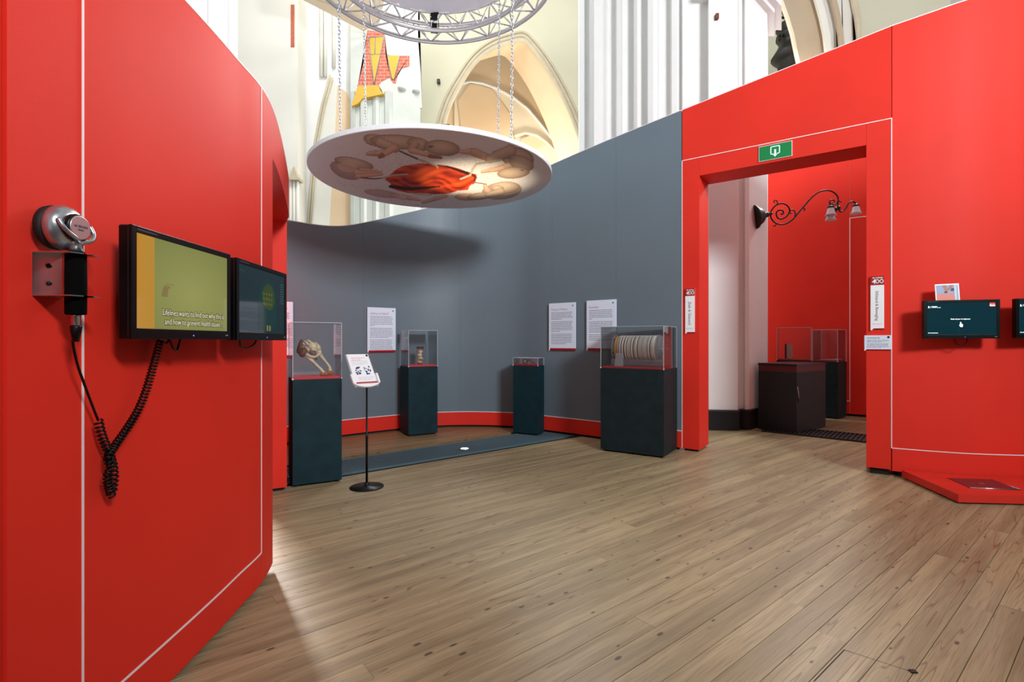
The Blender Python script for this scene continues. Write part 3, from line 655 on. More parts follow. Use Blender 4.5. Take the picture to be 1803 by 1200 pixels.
# ------------------------------------------------------------------ truss ring, canvas, spotlight, chains
RO, RI, TH = .796 * hd, .645 * hd, .245; RZ = H + 2.3 * hd; RCN = Vector((-.509 * hd, 3.10 * hd, RZ))
ring = empty('truss_ring', RCN, 0, 'round silver lattice truss ring hanging above the printed disc', 'truss ring')
def circ(r, z, n=96): return [(r * math.cos(2 * math.pi * k / n), r * math.sin(2 * math.pi * k / n), z) for k in range(n)]
for r, z in ((RO, 0), (RI, 0), (RO, TH), (RI, TH)): tubeo('chord', circ(r, z), .028, ALU, ring, 10, True)
NB = 22; st = 2 * math.pi / NB
def cyl(r, a, z): return (r * math.cos(a), r * math.sin(a), z)
for (ra0, za), (rb0, zb0) in (((RO, 0), (RO, TH)), ((RI, 0), (RI, TH)), ((RO, 0), (RI, 0)), ((RO, TH), (RI, TH))):
    for s_ in (0, 1):
        v, f = tube([cyl(ra0, 0 if s_ == 0 else st, za), cyl(rb0, st / 2, zb0)], .0105, 6)
        o0 = mesh('brace', v, f, ALU, ring, True)
        for k in range(1, NB):
            o = o0.copy(); COL.objects.link(o); o.rotation_euler = (0, 0, k * st)
# stretched canvas
cv = empty('stretched_canvas', (RCN.x, RCN.y, RZ + TH - .03), 0, 'round pale lilac canvas laced inside the truss ring', 'canvas')
V = [(0, 0, 0)]; NN = 120
for j, rr in enumerate((.4, .8, 1.0, 1.09, 1.13)):
    for k in range(NN):
        a = 2 * math.pi * k / NN; sc_ = math.cos(a * 22) * (.0, .0, .006, .016, .026)[j]; z = math.sin(a * 44 + j) * (.0, .0, .004, .012, .016)[j]
        V.append(((rr * (RI - .012) / 1.15 + sc_) * math.cos(a), (rr * (RI - .012) / 1.15 + sc_) * math.sin(a), z))
Fc = [(0, 1 + k, 1 + (k + 1) % NN) for k in range(NN)]
for j in range(4):
    for k in range(NN): Fc.append((1 + j * NN + k, 1 + (j + 1) * NN + k, 1 + (j + 1) * NN + (k + 1) % NN, 1 + j * NN + (k + 1) % NN))
mesh('cloth', V, Fc, mat('lilac_canvas', (243, 239, 250), .8, spec=.1), cv, True)
o0 = None
for k in range(22):
    if o0 is None: o0 = o = tubeo('lacing', [((RI - .03) * 1.12 / 1.15, 0, 0), (RI, .01, -.01), (RI + .03, 0, -.05), (RI, -.01, -.06)], .004, WHITE, cv, 5)
    else:
        o = o0.copy(); COL.objects.link(o)
    o.rotation_euler = (0, 0, k * 2 * math.pi / 22)
# spotlight clamped on the ring
q = B(765, 40, RCN.y + RI + .01)
slp = empty('clamp_spotlight', q, .15, 'small black theatre spotlight clamped under the truss ring', 'lamp')
bm = bmesh.new(); bx(bm, -.035, .035, -.03, .03, -.115, -.02, .006); bx(bm, -.05, .05, -.035, .035, -.125, -.108, .004); bmo('housing', bm, BLKPL, slp)
prism('barn_door', [(-.062, -.04, .135), (-.03, -.045, .10), (.03, -.045, .115), (.062, -.04, .14), (.036, -.035, .02), (-.036, -.035, .02), (0, .012, 0)], BLKPL, slp)
bm = bmesh.new(); bx(bm, -.058, -.048, -.02, .02, -.09, .09, .002); bx(bm, .048, .058, -.02, .02, -.09, .05, .002); bx(bm, -.05, .05, -.02, .02, .04, .055); bmo('yoke', bm, BLKMET, slp)
box('lens', -.046, -.036, -.034, .0, -.07, .01, PAPERW, slp)
# chains
LK = [(.011 * math.cos(a), 0, .024 * math.sin(a)) for a in [2 * math.pi * k / 10 for k in range(10)]]
GALV = mat('galvanised_chain', (206, 208, 212), .35, metal=.9)
def chain(Yb, pxb, pxt, where):
    bot = Vector(((pxb - CX) / F * Yb, Yb, DC.z + .0475)); top = Vector(((pxt - CX) / F * Yb, Yb, RZ - .024))
    Lc = (top - bot).length; n = int(Lc / .036); V, Fc = [], []; v0, f0 = tube(LK, .0046, 5, True)
    for k in range(n + 1):
        t = k / n; c = (top - bot) * t
        for p in v0:
            p = p if k % 2 == 0 else Vector((-p.y, p.x, p.z)); V.append(p + c)
        Fc += [tuple(i + k * len(v0) for i in f) for f in f0]
    r = empty('hanging_chain', bot, 0, 'galvanised steel chain holding the disc, the %s one' % where, 'chain', 'chains of the hanging disc')
    o = mesh('links', V, Fc, GALV, r, True); o['kind'] = 'stuff'
    tubeo('safety_wire', [(0, 0, 0), (.03, 0, .05), (.035, 0, .12), (.012, 0, .20), (-.012, 0, .14), (-.022, 0, .05), (-.01, 0, .0)], .0025, BLKMET, r, 5)
    lathe_o('eye_bolt', [(.02, 0), (.02, .006), (.007, .008), (.007, .03)], STEEL, r, 12)
chain(4.92, 600, 594.5, 'leftmost'); chain(4.92, 900, 904, 'rightmost'); chain(6.15, 645.5, 640.5, 'second from the left'); chain(6.15, 875.5, 879.5, 'third from the left')
# ------------------------------------------------------------------ plinths and cases
def plinth(label, cx, cy, th, w, d, h, m, plate_h=.02, top_m=None):
    r = empty('display_plinth', (cx, cy, 0), th, label, 'plinth', 'display plinths')
    box('body', -w / 2, w / 2, -d / 2, d / 2, .018, h, m, r, .002)
    for sx in (-1, 1):
        for sy in (-1, 1): box('foot', sx * (w / 2 - .05) - .02, sx * (w / 2 - .05) + .02, sy * (d / 2 - .05) - .02, sy * (d / 2 - .05) + .02, 0, .018, BLACKGAP, r)
    if plate_h: box('red_plate', -w / 2 + .012, w / 2 - .012, -d / 2 + .012, d / 2 - .012, h, h + plate_h, REDLT, r, .0015)
    return r
def case(label, cx, cy, th, w, d, z0, h):
    r = empty('display_case', (cx, cy, z0), th, label, 'display case', 'clear display cases'); t = .005; x, y = w / 2, d / 2
    for nm, b in (('pane', (-x, x, -y, -y + t, 0, h)), ('pane', (-x, x, y - t, y, 0, h)), ('pane', (-x, -x + t, -y + t, y - t, 0, h)), ('pane', (x - t, x, -y + t, y - t, 0, h)), ('top_pane', (-x, x, -y, y, h, h + t))):
        box(nm, *b, ACR, r)
    bm = bmesh.new(); e = .0032
    for sx in (-1, 1):
        for sy in (-1, 1): bx(bm, sx * x - e, sx * x + e, sy * y - e, sy * y + e, 0, h + t)
        bx(bm, sx * x - e, sx * x + e, -y, y, h + t - e, h + t + e)
    for sy in (-1, 1): bx(bm, -x, x, sy * y - e, sy * y + e, h + t - e, h + t + e)
    bmo('glued_edges', bm, ACRE, r)
    bm = bmesh.new()
    for sx in (-1, 1): bx(bm, sx * x - .006 - (.002 if sx < 0 else -.002), sx * x + .006, -y - .004, -y + .004, -.004, .008)
    bmo('corner_clip', bm, WHITE, r); return r
def center(fl, th, w, d):
    c, s = math.cos(th), math.sin(th); return fl[0] + c * w / 2 - s * d / 2, fl[1] + s * w / 2 + c * d / 2
# left: bones
t1 = math.atan2(.199, .369); c1 = center((-1.945, 4.479), t1, .42, .42)
plinth('tall teal-black plinth under the bones, at the left end of the grey wall', *c1, t1, .42, .42, .955, PEDM)
case('tall clear case over the pelvis bones', *c1, t1, .415, .415, .957, .505)
# jar
t2 = math.atan2(.21, .374); c2 = center((-1.407, 6.875), t2, .42, .39)
plinth('slim teal-black plinth under the specimen jar in front of the grey wall', *c2, t2, .42, .385, .948, PEDM)
case('tall clear case over the specimen jar', *c2, t2, .415, .38, .950, .49)
# small instrument
t3 = math.atan2(-.176, .341); c3 = center((.0144, 7.115), t3, .385, .21)
plinth('slim teal-black plinth with the low case, third from the left', *c3, t3, .385, .21, .958, PEDM)
case('very low clear case over the steel instrument', *c3, t3, .38, .205, .960, .10)
# drum
t4 = math.atan2(-.412, .628); c4 = center((1.0515, 6.005), t4, .752, .53)
plinth('wide black plinth under the wound drum, left of the doorway', *c4, t4, .752, .53, .982, PEDK)
case('wide clear case over the wound drum', *c4, t4, .745, .525, .984, .478)
# beyond the doorway
t5 = math.atan2(.6, .8); c5 = center((3.984, 7.076), t5, .95, .54)
p5 = empty('display_plinth', (*c5, 0), t5, 'broad black plinth with a dark red band, beyond the doorway', 'plinth', 'display plinths')
box('body', -.475, .475, -.27, .27, .0, .86, mat('matt_black', (24, 23, 23), .6, var=.2, vscale=9), p5, .002); box('red_band', -.473, .473, -.268, .268, .86, .945, mat('dark_red_band', (92, 16, 14), .5), p5)
box('top_board', -.48, .48, -.275, .275, .945, .976, mat('black_top', (28, 25, 25), .35), p5, .002)
hx = -.475 + .012
tubeo('key_cord', [(hx, -.274, .66), (hx + .02, -.278, .58), (hx + .04, -.276, .50)], .008, mat('grey_cord', (170, 170, 180), .6), p5, 6)
box('key_tag', hx + .04, hx + .066, -.281, -.272, .44, .50, mat('blue_tag', (40, 46, 120), .4), p5, .003)
t6 = math.atan2(.239, .305); c6 = center((5.41, 8.395), t6, .39, .39)
plinth('black plinth at the far red wall, right of the broad plinth', *c6, t6, .39, .39, .955, PEDK)
case('clear case by the far red wall, the right one of two', *c6, t6, .385, .385, .957, .53)
c7 = (4.72, 8.45); t7 = -.57
plinth('black plinth hidden behind the broad black plinth, under the book case', *c7, t7, .50, .30, .984, PEDK)
case('clear case with a standing book, behind the broad black plinth', *c7, t7, .49, .29, .986, .53)
# ------------------------------------------------------------------ exhibits
bn = empty('pelvis_bones', (*c1, .979), t1, 'old pelvis with two bowed thigh bones inside the left case', 'bones')
def lump(name, items, m, parent, nz=.004, sub=2):
    bm = bmesh.new()
    for i, (c, r, *rot) in enumerate(items): ico(bm, c, r, sub, nz, i + 11, Matrix.Rotation(rot[0], 4, 'Y') if rot else None)
    return bmo(name, bm, m, parent, True)
zo = -.975
def femur(pts, rad):
    f = tubeo('thigh_bone', crom([(x, y, z + zo) for x, y, z in pts], 6), [float(np.interp(i, np.linspace(0, (len(pts) - 1) * 6, len(rad)), rad)) for i in range((len(pts) - 1) * 6 + 1)], BONE, bn, 10); return f
f1 = femur([(-.075, -.02, 1.165), (-.045, -.045, 1.13), (.0, -.08, 1.08), (.045, -.105, 1.03), (.065, -.115, 1.0)], [.024, .02, .0135, .0125, .014, .022])
lump('condyle', [((.052, -.115, .020), (.022, .024, .022)), ((.084, -.108, .020), (.022, .024, .022)), ((.066, -.11, .034), (.022, .02, .02))], BONEM, f1, .002)
f2 = femur([(.045, .0, 1.168), (.075, .005, 1.13), (.105, 0, 1.09), (.13, -.02, 1.05), (.135, -.035, 1.01)], [.02, .016, .012, .0115, .013, .02])
lump('condyle', [((.122, -.045, .020), (.02, .022, .02)), ((.150, -.04, .024), (.017, .022, .022), .6)], BONEM, f2, .002)
lump('hip_blade', [((-.125, .02, 1.245 + zo), (.022, .07, .075), .25), ((-.10, -.01, 1.19 + zo), (.035, .05, .05), .5)], BONED, bn, .005)
lump('hip_blade', [((.03, .05, 1.235 + zo), (.03, .06, .055), -.5), ((.04, .02, 1.19 + zo), (.03, .035, .03))], BONE, bn, .005)
lump('sacrum', [((-.02, -.015, 1.245 + zo), (.048, .04, .042), .3), ((-.055, .0, 1.225 + zo), (.03, .03, .03)), ((-.01, -.04, 1.215 + zo), (.03, .025, .02), .2)], BONE, bn, .005)
lump('vertebra', [((-.075, .0, 1.285 + zo), (.024, .03, .012), .5), ((-.045, .0, 1.292 + zo), (.026, .03, .012), .5), ((-.10, .01, 1.27 + zo), (.02, .03, .012), .7), ((-.06, -.03, 1.268 + zo), (.028, .012, .01), .6), ((-.03, -.03, 1.275 + zo), (.022, .012, .01), .4)], BONE, bn, .004)
tubeo('pubic_arch', crom([(-.085, -.03, 1.18 + zo), (-.05, -.06, 1.155 + zo), (-.01, -.065, 1.15 + zo), (.015, -.05, 1.16 + zo), (.045, -.02, 1.18 + zo)], 5), .014, BONE, bn, 8)
tubeo('pubic_arch', crom([(-.05, -.05, 1.195 + zo), (-.03, -.065, 1.175 + zo), (-.005, -.065, 1.16 + zo), (.01, -.05, 1.125 + zo)], 5), .011, BONED, bn, 8)
# jar
jp = c2[0] + .0, c2[1] + .0
jr = empty('specimen_jar', (jp[0] + .02, jp[1], .968), 0, 'tall glass jar with a pale specimen and a dark red lid', 'jar')
ZS = .225
lathe_o('glass', [(.048, 0), (.048, ZS), (.044, ZS), (.044, .01)], acrylic('jar_glass', (.99, .99, .96), .25, .01), jr, 28)
bm = bmesh.new()
for i in range(4): ico(bm, ((-.005, .008, -.006, .004)[i], 0, .032 + i * .05), ((.038, .036, .036, .034)[i], .034, .027), 2, .006, i)
bmo('specimen', bm, mat('pale_specimen', (242, 234, 196), .5, var=.12, vscale=30), jr, True)
bm = bmesh.new(); ico(bm, (.0, -.005, .02), (.04, .036, .014), 2, .004, 9); ico(bm, (.02, -.022, .07), (.02, .016, .022), 2, .003, 8); bmo('specimen_tissue', bm, mat('rust_tissue', (170, 104, 50), .5), jr, True)
lathe_o('lid', [(.050, ZS), (.050, ZS + .026), (.046, ZS + .03)], mat('dark_red_lid', (84, 10, 14), .4), jr, 28)
# instrument
ins_ = empty('surgical_instrument', (c3[0], c3[1], .978), t3, 'steel loop and curved hook instrument inside the low case', 'instrument')
tubeo('loop', [(-.055 + .035 * math.cos(a), .0, .036 + .034 * math.sin(a)) for a in [2 * math.pi * k / 20 for k in range(20)]], .005, BLKMET, ins_, 8, True)
tubeo('arm', crom([(-.03, 0, .012), (.0, 0, .05), (.02, -.01, .062), (.05, -.01, .04), (.11, -.01, .01)], 5), .0045, BLKMET, ins_, 8)
tubeo('arm', crom([(-.05, 0, .006), (.0, .01, .008), (.03, .0, .05), (.06, .0, .046), (.12, .02, .008)], 5), .004, STEEL, ins_, 8)
# wound drum
dr = empty('rotating_drum', (c4[0], c4[1], 1.004), t4, 'long drum wound with cream tubing between clear end discs', 'drum')
zc_ = .205; Rx = Matrix.Translation((0, 0, zc_)) @ Matrix.Rotation(math.pi / 2, 4, 'Y')
DRX0, DRX1 = -.262, .235
lathe_o('core', [(.145, DRX0), (.145, DRX1)], mat('drum_core', (112, 96, 84), .7), dr, 40, Rx)
nturn = 26; o0 = None
for k in range(nturn):
    x = DRX0 + .055 + (k + random.uniform(-.3, .3)) * (DRX1 - DRX0 - .085) / (nturn - 1)
    rr = tubeo('tubing_turn', [(x, .152 * math.cos(a), zc_ + .152 * math.sin(a)) for a in [2 * math.pi * j / 32 for j in range(32)]], .0053, CREAMT, dr, 6, True)
lathe_o('amber_band', [(.15, DRX0 + .004), (.153, DRX0 + .008), (.153, DRX0 + .034), (.15, DRX0 + .038)], AMBER, dr, 40, Rx)
lathe_o('cream_band', [(.152, DRX1 - .022), (.156, DRX1 - .018), (.156, DRX1 - .002), (.152, DRX1)], CREAMT, dr, 40, Rx)
DACR = acrylic('drum_acrylic', (.97, .96, .95), .5, .26)
for x0 in (DRX0 - .02, DRX1 + .004, DRX1 + .085): lathe_o('end_disc', [(.168, x0), (.168, x0 + .012)], DACR, dr, 40, Rx, False)
lathe_o('clear_sleeve', [(.152, DRX1), (.152, DRX1 + .09)], DACR, dr, 40, Rx)
for x0 in (DRX0 - .02, DRX1 + .085):
    for k in range(6):
        a = k * math.pi / 3 + .3; lathe_o('stud', [(.006, 0), (.006, .02), (.003, .022)], BLKMET, dr, 8, Matrix.Translation((x0 + .006, .16 * math.cos(a), zc_ + .16 * math.sin(a))) @ Matrix.Rotation(math.pi / 2, 4, 'Y'))
bm = bmesh.new(); bx(bm, DRX0 - .03, DRX1 + .10, -.14, -.128, .015, .085); bx(bm, DRX0 - .03, DRX1 + .10, .128, .14, .015, .085); bx(bm, DRX0 - .03, DRX1 + .10, -.14, .14, .003, .015); bmo('trough', bm, acrylic('trough_acrylic', (.93, .9, .9), .8, .18), dr)
bm = bmesh.new(); bx(bm, DRX0 - .03, DRX0 - .022, -.10, .10, .015, .10); bx(bm, DRX1 + .10, DRX1 + .108, -.10, .10, .015, .10); bmo('cradle', bm, DACR, dr)
tubeo('shaft', [(DRX0 - .04, 0, zc_), (DRX1 + .115, 0, zc_)], .011, STEEL, dr, 10)
cardp = empty('caption_card', (c4[0] + math.cos(t4) * -.16 + math.sin(t4) * .205, c4[1] + math.sin(t4) * -.16 - math.cos(t4) * .205, 1.0045), t4, 'small leaning white caption card in front of the drum', 'card')
prism('card', [(-.055, -.03, 0), (.055, -.03, 0), (.03, .03, .15), (-.06, .03, .15), (0, .003, .002)], acrylic('clear_card', (.9, .9, .93), .8, .35), cardp)
# book and papers
bk = empty('standing_book', (4.63, 8.45, 1.007), -.57, 'thin grey book with a black spine standing in the far case', 'book')
box('cover', -.03, .045, -.06, .07, 0, .245, mat('grey_cover', (188, 184, 176), .5), bk, .002); box('spine', -.058, -.03, -.061, .071, 0, .247, BLKPL, bk, .004)
op = empty('paper_booklet', (c6[0], c6[1], .9765), t6, 'thin pale booklet lying in the far right case', 'booklet')
box('pages', -.11, .12, -.12, .1, 0, .012, mat('lilac_paper', (190, 170, 196), .6), op, .002); box('cover', .05, .155, -.15, -.08, .012, .02, PAPERW, op, .001)
# ------------------------------------------------------------------ text boards
def lines(w, x0, z0, groups, pitch, hgt, seed):
    rnd = random.Random(seed); R = []; z = z0
    for n_, last in groups:
        for i in range(n_):
            x = x0; end = x0 + w * (last if i == n_ - 1 else rnd.uniform(.955, 1.0))
            while x < end - .004:
                l = min(rnd.uniform(.012, .05), end - x); R.append((x, x + l, z - hgt, z)); x += l + .005
            z -= pitch
        z -= pitch * .75
    return R
def board(name, loc, th, w, h, label, cat='text panel', group=None, m=PAPER, t=.018, barh=.034, notch=.022):
    r = empty(name, loc, th, label, cat, group)
    box('panel', 0, w, -.001, t - .002, barh if barh else 0, h, m, r, .0012)
    if barh:
        prism('folded_foot', [(notch, 0, barh), (w, 0, barh), (w - .004, .016, .004), (notch * .55, .016, .004), (0, .002, 0)], CRIM, r)
        prism('corner_fold', [(0, -.0012, barh + .002), (notch, -.0012, barh + .002), (notch * .4, -.0008, .0), (0, -.0008, 0), (0, .002, 0)], PAPERW, r)
    return r
def textpanel(xa, xb, ztop, zbot, title, groups, label, seed):
    ta, tb_ = GP.px(xa), GP.px(xb); pa_, pb_ = GP.at(ta), GP.at(tb_); th = math.atan2(pb_[1] - pa_[1], pb_[0] - pa_[0])
    n = np.array([math.sin(th), -math.cos(th)]) * .034; w = math.hypot(pb_[0] - pa_[0], pb_[1] - pa_[1]); h = ztop - zbot
    r = board('text_panel', (pa_[0] + n[0], pa_[1] + n[1], zbot), th, w, h, label, group='text panels on the grey wall')
    if title: text('title', title, .040, INKR, r, w * .09, h * .865, -.0016, sx=.92)
    R = lines(w * .80, w * .095, h * .805, groups, h * .0335, h * .011, seed)
    quads('text_lines', R, -.0016, INK, r)
    v, f = lathe([(.0095, 0), (.0095, .001)], 16); M = Matrix.Translation((w * .9, -.0012, h * .935)) @ Matrix.Rotation(math.pi / 2, 4, 'X')
    mesh('number_dot', [M @ Vector(p) for p in v], f, INKN, r)
    for fx in (.2, .8): box('spacer', w * fx - .02, w * fx + .02, .016, .036, h * .2, h * .8, BLACKGAP, r)
    return r
textpanel(645.3, 695, 1.772, 1.135, 'Gijfling van Rijhoff', [(7, .18), (7, .82), (8, .16)], 'white text panel between the bones plinth and the jar plinth', 1)
textpanel(968.8, 1015.5, 1.83, 1.165, 'Tong van Martens', [(5, .5), (7, .42), (7, .7)], 'white text panel above and right of the low case, the left of a pair', 2)
textpanel(1035, 1087, 1.84, 1.170, 'Kunstnier', [(6, .12), (7, .95), (4, .9)], 'white text panel partly behind the wound drum case, the right of a pair', 3)
ta = GP.px(513); pT = GP.at(ta); dT = GP.at(ta - .42); thT = math.atan2(pT[1] - dT[1], pT[0] - dT[0])
r0 = board('text_panel', (dT[0] + math.sin(thT) * .034, dT[1] - math.cos(thT) * .034, 1.09), thT, .42, .70, 'white text panel at the far left behind the bones case', group='text panels on the grey wall')
quads('text_lines', lines(.34, .04, .56, [(5, .5), (8, .8), (6, .6)], .022, .008, 5), -.0016, INK, r0)
for fx in (.2, .8): box('spacer', .42 * fx - .02, .42 * fx + .02, .016, .036, .14, .56, BLACKGAP, r0)
text('title', 'Bekken', .040, INKR, r0, .24, .615, -.0016, sx=.92)
# 400 signs on the portal posts
def infinity(x0, z0, a, b, w):
    P = []; n = 40
    pts = []
    for k in range(n):
        t = 2 * math.pi * k / n; pts.append((x0 + a * math.cos(t) / (1 + .25 * math.sin(t) ** 2), z0 + b * math.sin(2 * t) * .5 * 1.7))
    for i in range(n):
        p, q = pts[i], pts[(i + 1) % n]; d = Vector((q[0] - p[0], q[1] - p[1])); nn = Vector((-d.y, d.x)).normalized() * w / 2; d = d.normalized() * w * .12
        P.append([(p[0] + nn.x - d.x, p[1] + nn.y - d.y), (p[0] - nn.x - d.x, p[1] - nn.y - d.y), (q[0] - nn.x + d.x, q[1] - nn.y + d.y), (q[0] + nn.x + d.x, q[1] + nn.y + d.y)])
    return P
def post_sign(xa, xb, z0, z1, body, size, label):
    s0, s1 = onp(xa), onp(xb); w = s1 - s0; h = z1 - z0; p = A0 + AD * s0; off = np.array([math.sin(ATH), -math.cos(ATH)]) * .018
    r = board('post_sign', (p[0] + off[0], p[1] + off[1], z0), ATH, w, h, label, 'sign', 'slim 400 signs on the doorway posts', PAPERW, .018, .018, .026)
    rh = box('red_head', -.001, w + .001, -.0016, .004, h - .088, h + .001, mat('sign_red', (168, 8, 26), .45) if 'sign_red' not in bpy.data.materials else bpy.data.materials['sign_red'], r)
    text('lettering', 'for infinity', .020, SIGNW, rh, w * .52, h - .017, -.0024, 'CENTER', shear=.25, bold=.0006)
    text('lettering', '4', .060, SIGNW, rh, w * .10, h - .054, -.0024, bold=.0012, shear=.1)
    poly2('infinity_mark', infinity(w * .66, h - .052, w * .27, .020, .0075), -.0024, SIGNW, rh)
    text('lettering', body, size, INK, r, w * .47, (h - .088) * .5 + .018, -.0016, 'CENTER', rot=math.pi / 2, bold=.0005)
    quads('caption', lines(w * .7, w * .14, .062, [(1, 1.)], .01, .003, 9), -.0016, INKR, r)
post_sign(1207.2, 1223.6, 1.387, 1.918, 'Ziek & Gezond', .044, 'slim white 400 sign reading Ziek & Gezond, left doorway post')
post_sign(1532.7, 1556.6, 1.405, 1.932, 'Stilstand & Beweging', .0345, 'slim white 400 sign reading Stilstand & Beweging, right doorway post')
s0, s1 = onp(1521.9), onp(1569); p = A0 + AD * s0; off = np.array([math.sin(ATH), -math.cos(ATH)]) * .018
wc = s1 - s0
sm = board('text_panel', (p[0] + off[0], p[1] + off[1], 1.205), ATH, wc, .150, 'small landscape white caption panel under the right-hand 400 sign', 'text panel', None, PAPER, .018, .014, .018)
text('title', 'Internationaal hulp', .0135, INKD, sm, wc * .1, .125, -.0016, bold=.0003)
quads('text_lines', lines(wc * .82, wc * .1, .105, [(3, .75), (5, .66)], .0092, .0032, 12), -.0016, INK, sm)
M = Matrix.Translation((wc * .9, -.0012, .132)) @ Matrix.Rotation(math.pi / 2, 4, 'X'); v, f = lathe([(.0105, 0), (.0105, .001)], 18); mesh('number_dot', [M @ Vector(q_) for q_ in v], f, INKN, sm)
# exit sign
s0, s1 = onp(1336.4), onp(1395); p = A0 + AD * s0; off = np.array([math.sin(ATH), -math.cos(ATH)]) * .012; we = s1 - s0
ex = empty('exit_sign', (p[0] + off[0], p[1] + off[1], 3.257), ATH, 'green exit sign with white arrow above the doorway', 'sign')
box('border', 0, we, 0, .012, 0, .163, PAPERW, ex); gf = box('green_face', .004, we - .004, -.001, .004, .004, .159, GREEN, ex)
def rrect(x0, x1, z0, z1, w, r=.014):
    out, inn = [], []
    for cx_, cz_, a0 in ((x1 - r, z1 - r, 0), (x0 + r, z1 - r, 90), (x0 + r, z0 + r, 180), (x1 - r, z0 + r, 270)):
        for k in range(6):
            a = math.radians(a0 + 18 * k); out.append((cx_ + r * math.cos(a), cz_ + r * math.sin(a))); ri = max(r - w, .002); inn.append((cx_ + ri * math.cos(a), cz_ + ri * math.sin(a)))
    n = len(out); return [[out[i], out[(i + 1) % n], inn[(i + 1) % n], inn[i]] for i in range(n)]
xm = we * .5; poly2('door_symbol', rrect(xm - .047, xm + .047, .052, .142, .011), -.0018, SIGNW, gf)
poly2('arrow_halo', [[(xm - .016, .048), (xm + .016, .048), (xm + .016, .068), (xm - .016, .068)]], -.0022, GREEN, gf)
poly2('arrow', [[(xm - .010, .052), (xm + .010, .052), (xm + .010, .105), (xm - .010, .105)], [(xm - .025, .053), (xm, .023), (xm + .025, .053)]], -.0026, SIGNW, gf)
# ------------------------------------------------------------------ screens
def screenmat(name, rgb, e, rough=.06):
    m = mat(name, (6, 6, 7), rough, spec=.75, emit=rgb, estr=e); return m
def monitor(loc, th, w, h, label, bez, bot, cont, grp, depth=.038, foot=.0):
    """origin lower left corner of the front face, seen from the viewer"""
    r = empty('monitor', loc, th, label, 'monitor', grp)
    bm = bmesh.new(); bx(bm, 0, w, .002, depth, 0, h, .006); bmo('housing', bm, BLKPL, r)
    bm = bmesh.new()
    for b in ((0, bez, 0, h), (w - bez, w, 0, h), (bez, w - bez, 0, bot), (bez, w - bez, h - bez, h)): bx(bm, b[0], b[1], -.006, .006, b[2], b[3], .002)
    bz = bmo('bezel', bm, BLKPL, r)
    s = box('screen', bez - .001, w - bez + .001, -.0025, .002, bot - .001, h - bez + .001, cont, r)
    bm = bmesh.new(); bx(bm, w * .25, w * .75, depth, depth + .02, h * .2, h * .8, .004); bmo('back_cover', bm, BLKPL, r)
    bm = bmesh.new(); bx(bm, w * .4, w * .6, depth + .015, depth + foot, h * .35, h * .65); bmo('wall_mount', bm, BLKMET, r)
    v, f = lathe([(.0022, 0), (.0022, .001)], 8); M = Matrix.Translation((w * .66 if foot < .06 else w * .55, -.0062, bot * .4)) @ Matrix.Rotation(math.pi / 2, 4, 'X')
    mesh('power_light', [M @ Vector(q_) for q_ in v], f, mat('blue_led', (60, 60, 255), .4, emit=(110, 110, 255), estr=2.5) if 'blue_led' not in bpy.data.materials else bpy.data.materials['blue_led'], bz)
    quads('maker_mark', [(w * .93, w * .965, bot * .42, bot * .56)], -.0062, INK, bz); quads('maker_mark', [(bez, bez + .09, h - bez * .62, h - bez * .42)], -.0062, INKD, bz)
    return r
# screen 1: olive film frame with subtitles
S1 = bpy.data.materials.new('olive_film'); S1.use_nodes = True; nt = S1.node_tree; P_ = nt.nodes['Principled BSDF']
P_.inputs['Base Color'].default_value = (.004, .004, .004, 1); P_.inputs['Roughness'].default_value = .05; P_.inputs['IOR'].default_value = 1.7
tc = nt.nodes.new('ShaderNodeTexCoord'); gn = nt.nodes.new('ShaderNodeTexGradient'); gn.gradient_type = 'SPHERICAL'; mp = nt.nodes.new('ShaderNodeMapping')
mp.inputs['Location'].default_value = (-.58, 0, -.42); mp.inputs['Scale'].default_value = (1.05, .0, 1.0); mp.vector_type = 'POINT'
nt.links.new(tc.outputs['Generated'], mp.inputs[0]); nt.links.new(mp.outputs[0], gn.inputs[0])
cr = nt.nodes.new('ShaderNodeValToRGB'); cr.color_ramp.elements[0].color = lin((118, 124, 58)) + (1,); cr.color_ramp.elements[1].color = lin((160, 160, 88)) + (1,)
nt.links.new(gn.outputs[0], cr.inputs[0]); nt.links.new(cr.outputs[0], P_.inputs['Emission Color']); P_.inputs['Emission Strength'].default_value = .66
m1w = .545; m1h = .352
lm1 = monitor((-1.168, 1.546, 1.306), math.pi / 2, m1w, m1h, 'black wall monitor with an olive film and white subtitles', .021, .034, S1, 'monitors on the left red wall', .038, .10)
lm1.rotation_euler = (0, 0, math.pi / 2 + .003)
ORG = screenmat('orange_reflection', (176, 128, 42), .85)  # painted reflection of the red portal in the screen
quads('reflection_strip', [(.0215, .102, .0345, m1h - .0215)], -.0030, ORG, lm1)
SW = mat('subtitle_outline', (24, 24, 18), .6); SF = mat('subtitle_fill', (200, 200, 170), .5, emit=(206, 206, 176), estr=.55)
for i, tx in enumerate(('Lifelines wants to find out why this is', 'and how to prevent health issues...')):
    z = .090 - i * .031
    text('subtitle_outline', tx, .030, SW, lm1, m1w * .585, z, -.0032, 'CENTER', sx=.80, bold=.0022)
    text('subtitle', tx, .030, SF, lm1, m1w * .585, z, -.0035, 'CENTER', sx=.80, bold=.0)
FIL = screenmat('film_brown', (128, 112, 66), .8)
quads('film_shape', [(.135, .165, .142, .158), (.14, .168, .158, .172), (.146, .178, .172, .180), (.158, .196, .184, .187)], -.0031, FIL, lm1)
S2 = screenmat('teal_screen', (6, 40, 46), .55, .05); S2.node_tree.nodes['Principled BSDF'].inputs['IOR'].default_value = 1.7
m2p = Vector((-1.174, 2.148, 1.3035)); m2w, m2h = .54, .352
lm2 = monitor(m2p, math.pi / 2 + .055, m2w, m2h, 'black wall monitor with a dark teal brain scan picture', .021, .034, S2, 'monitors on the left red wall', .038, .10)
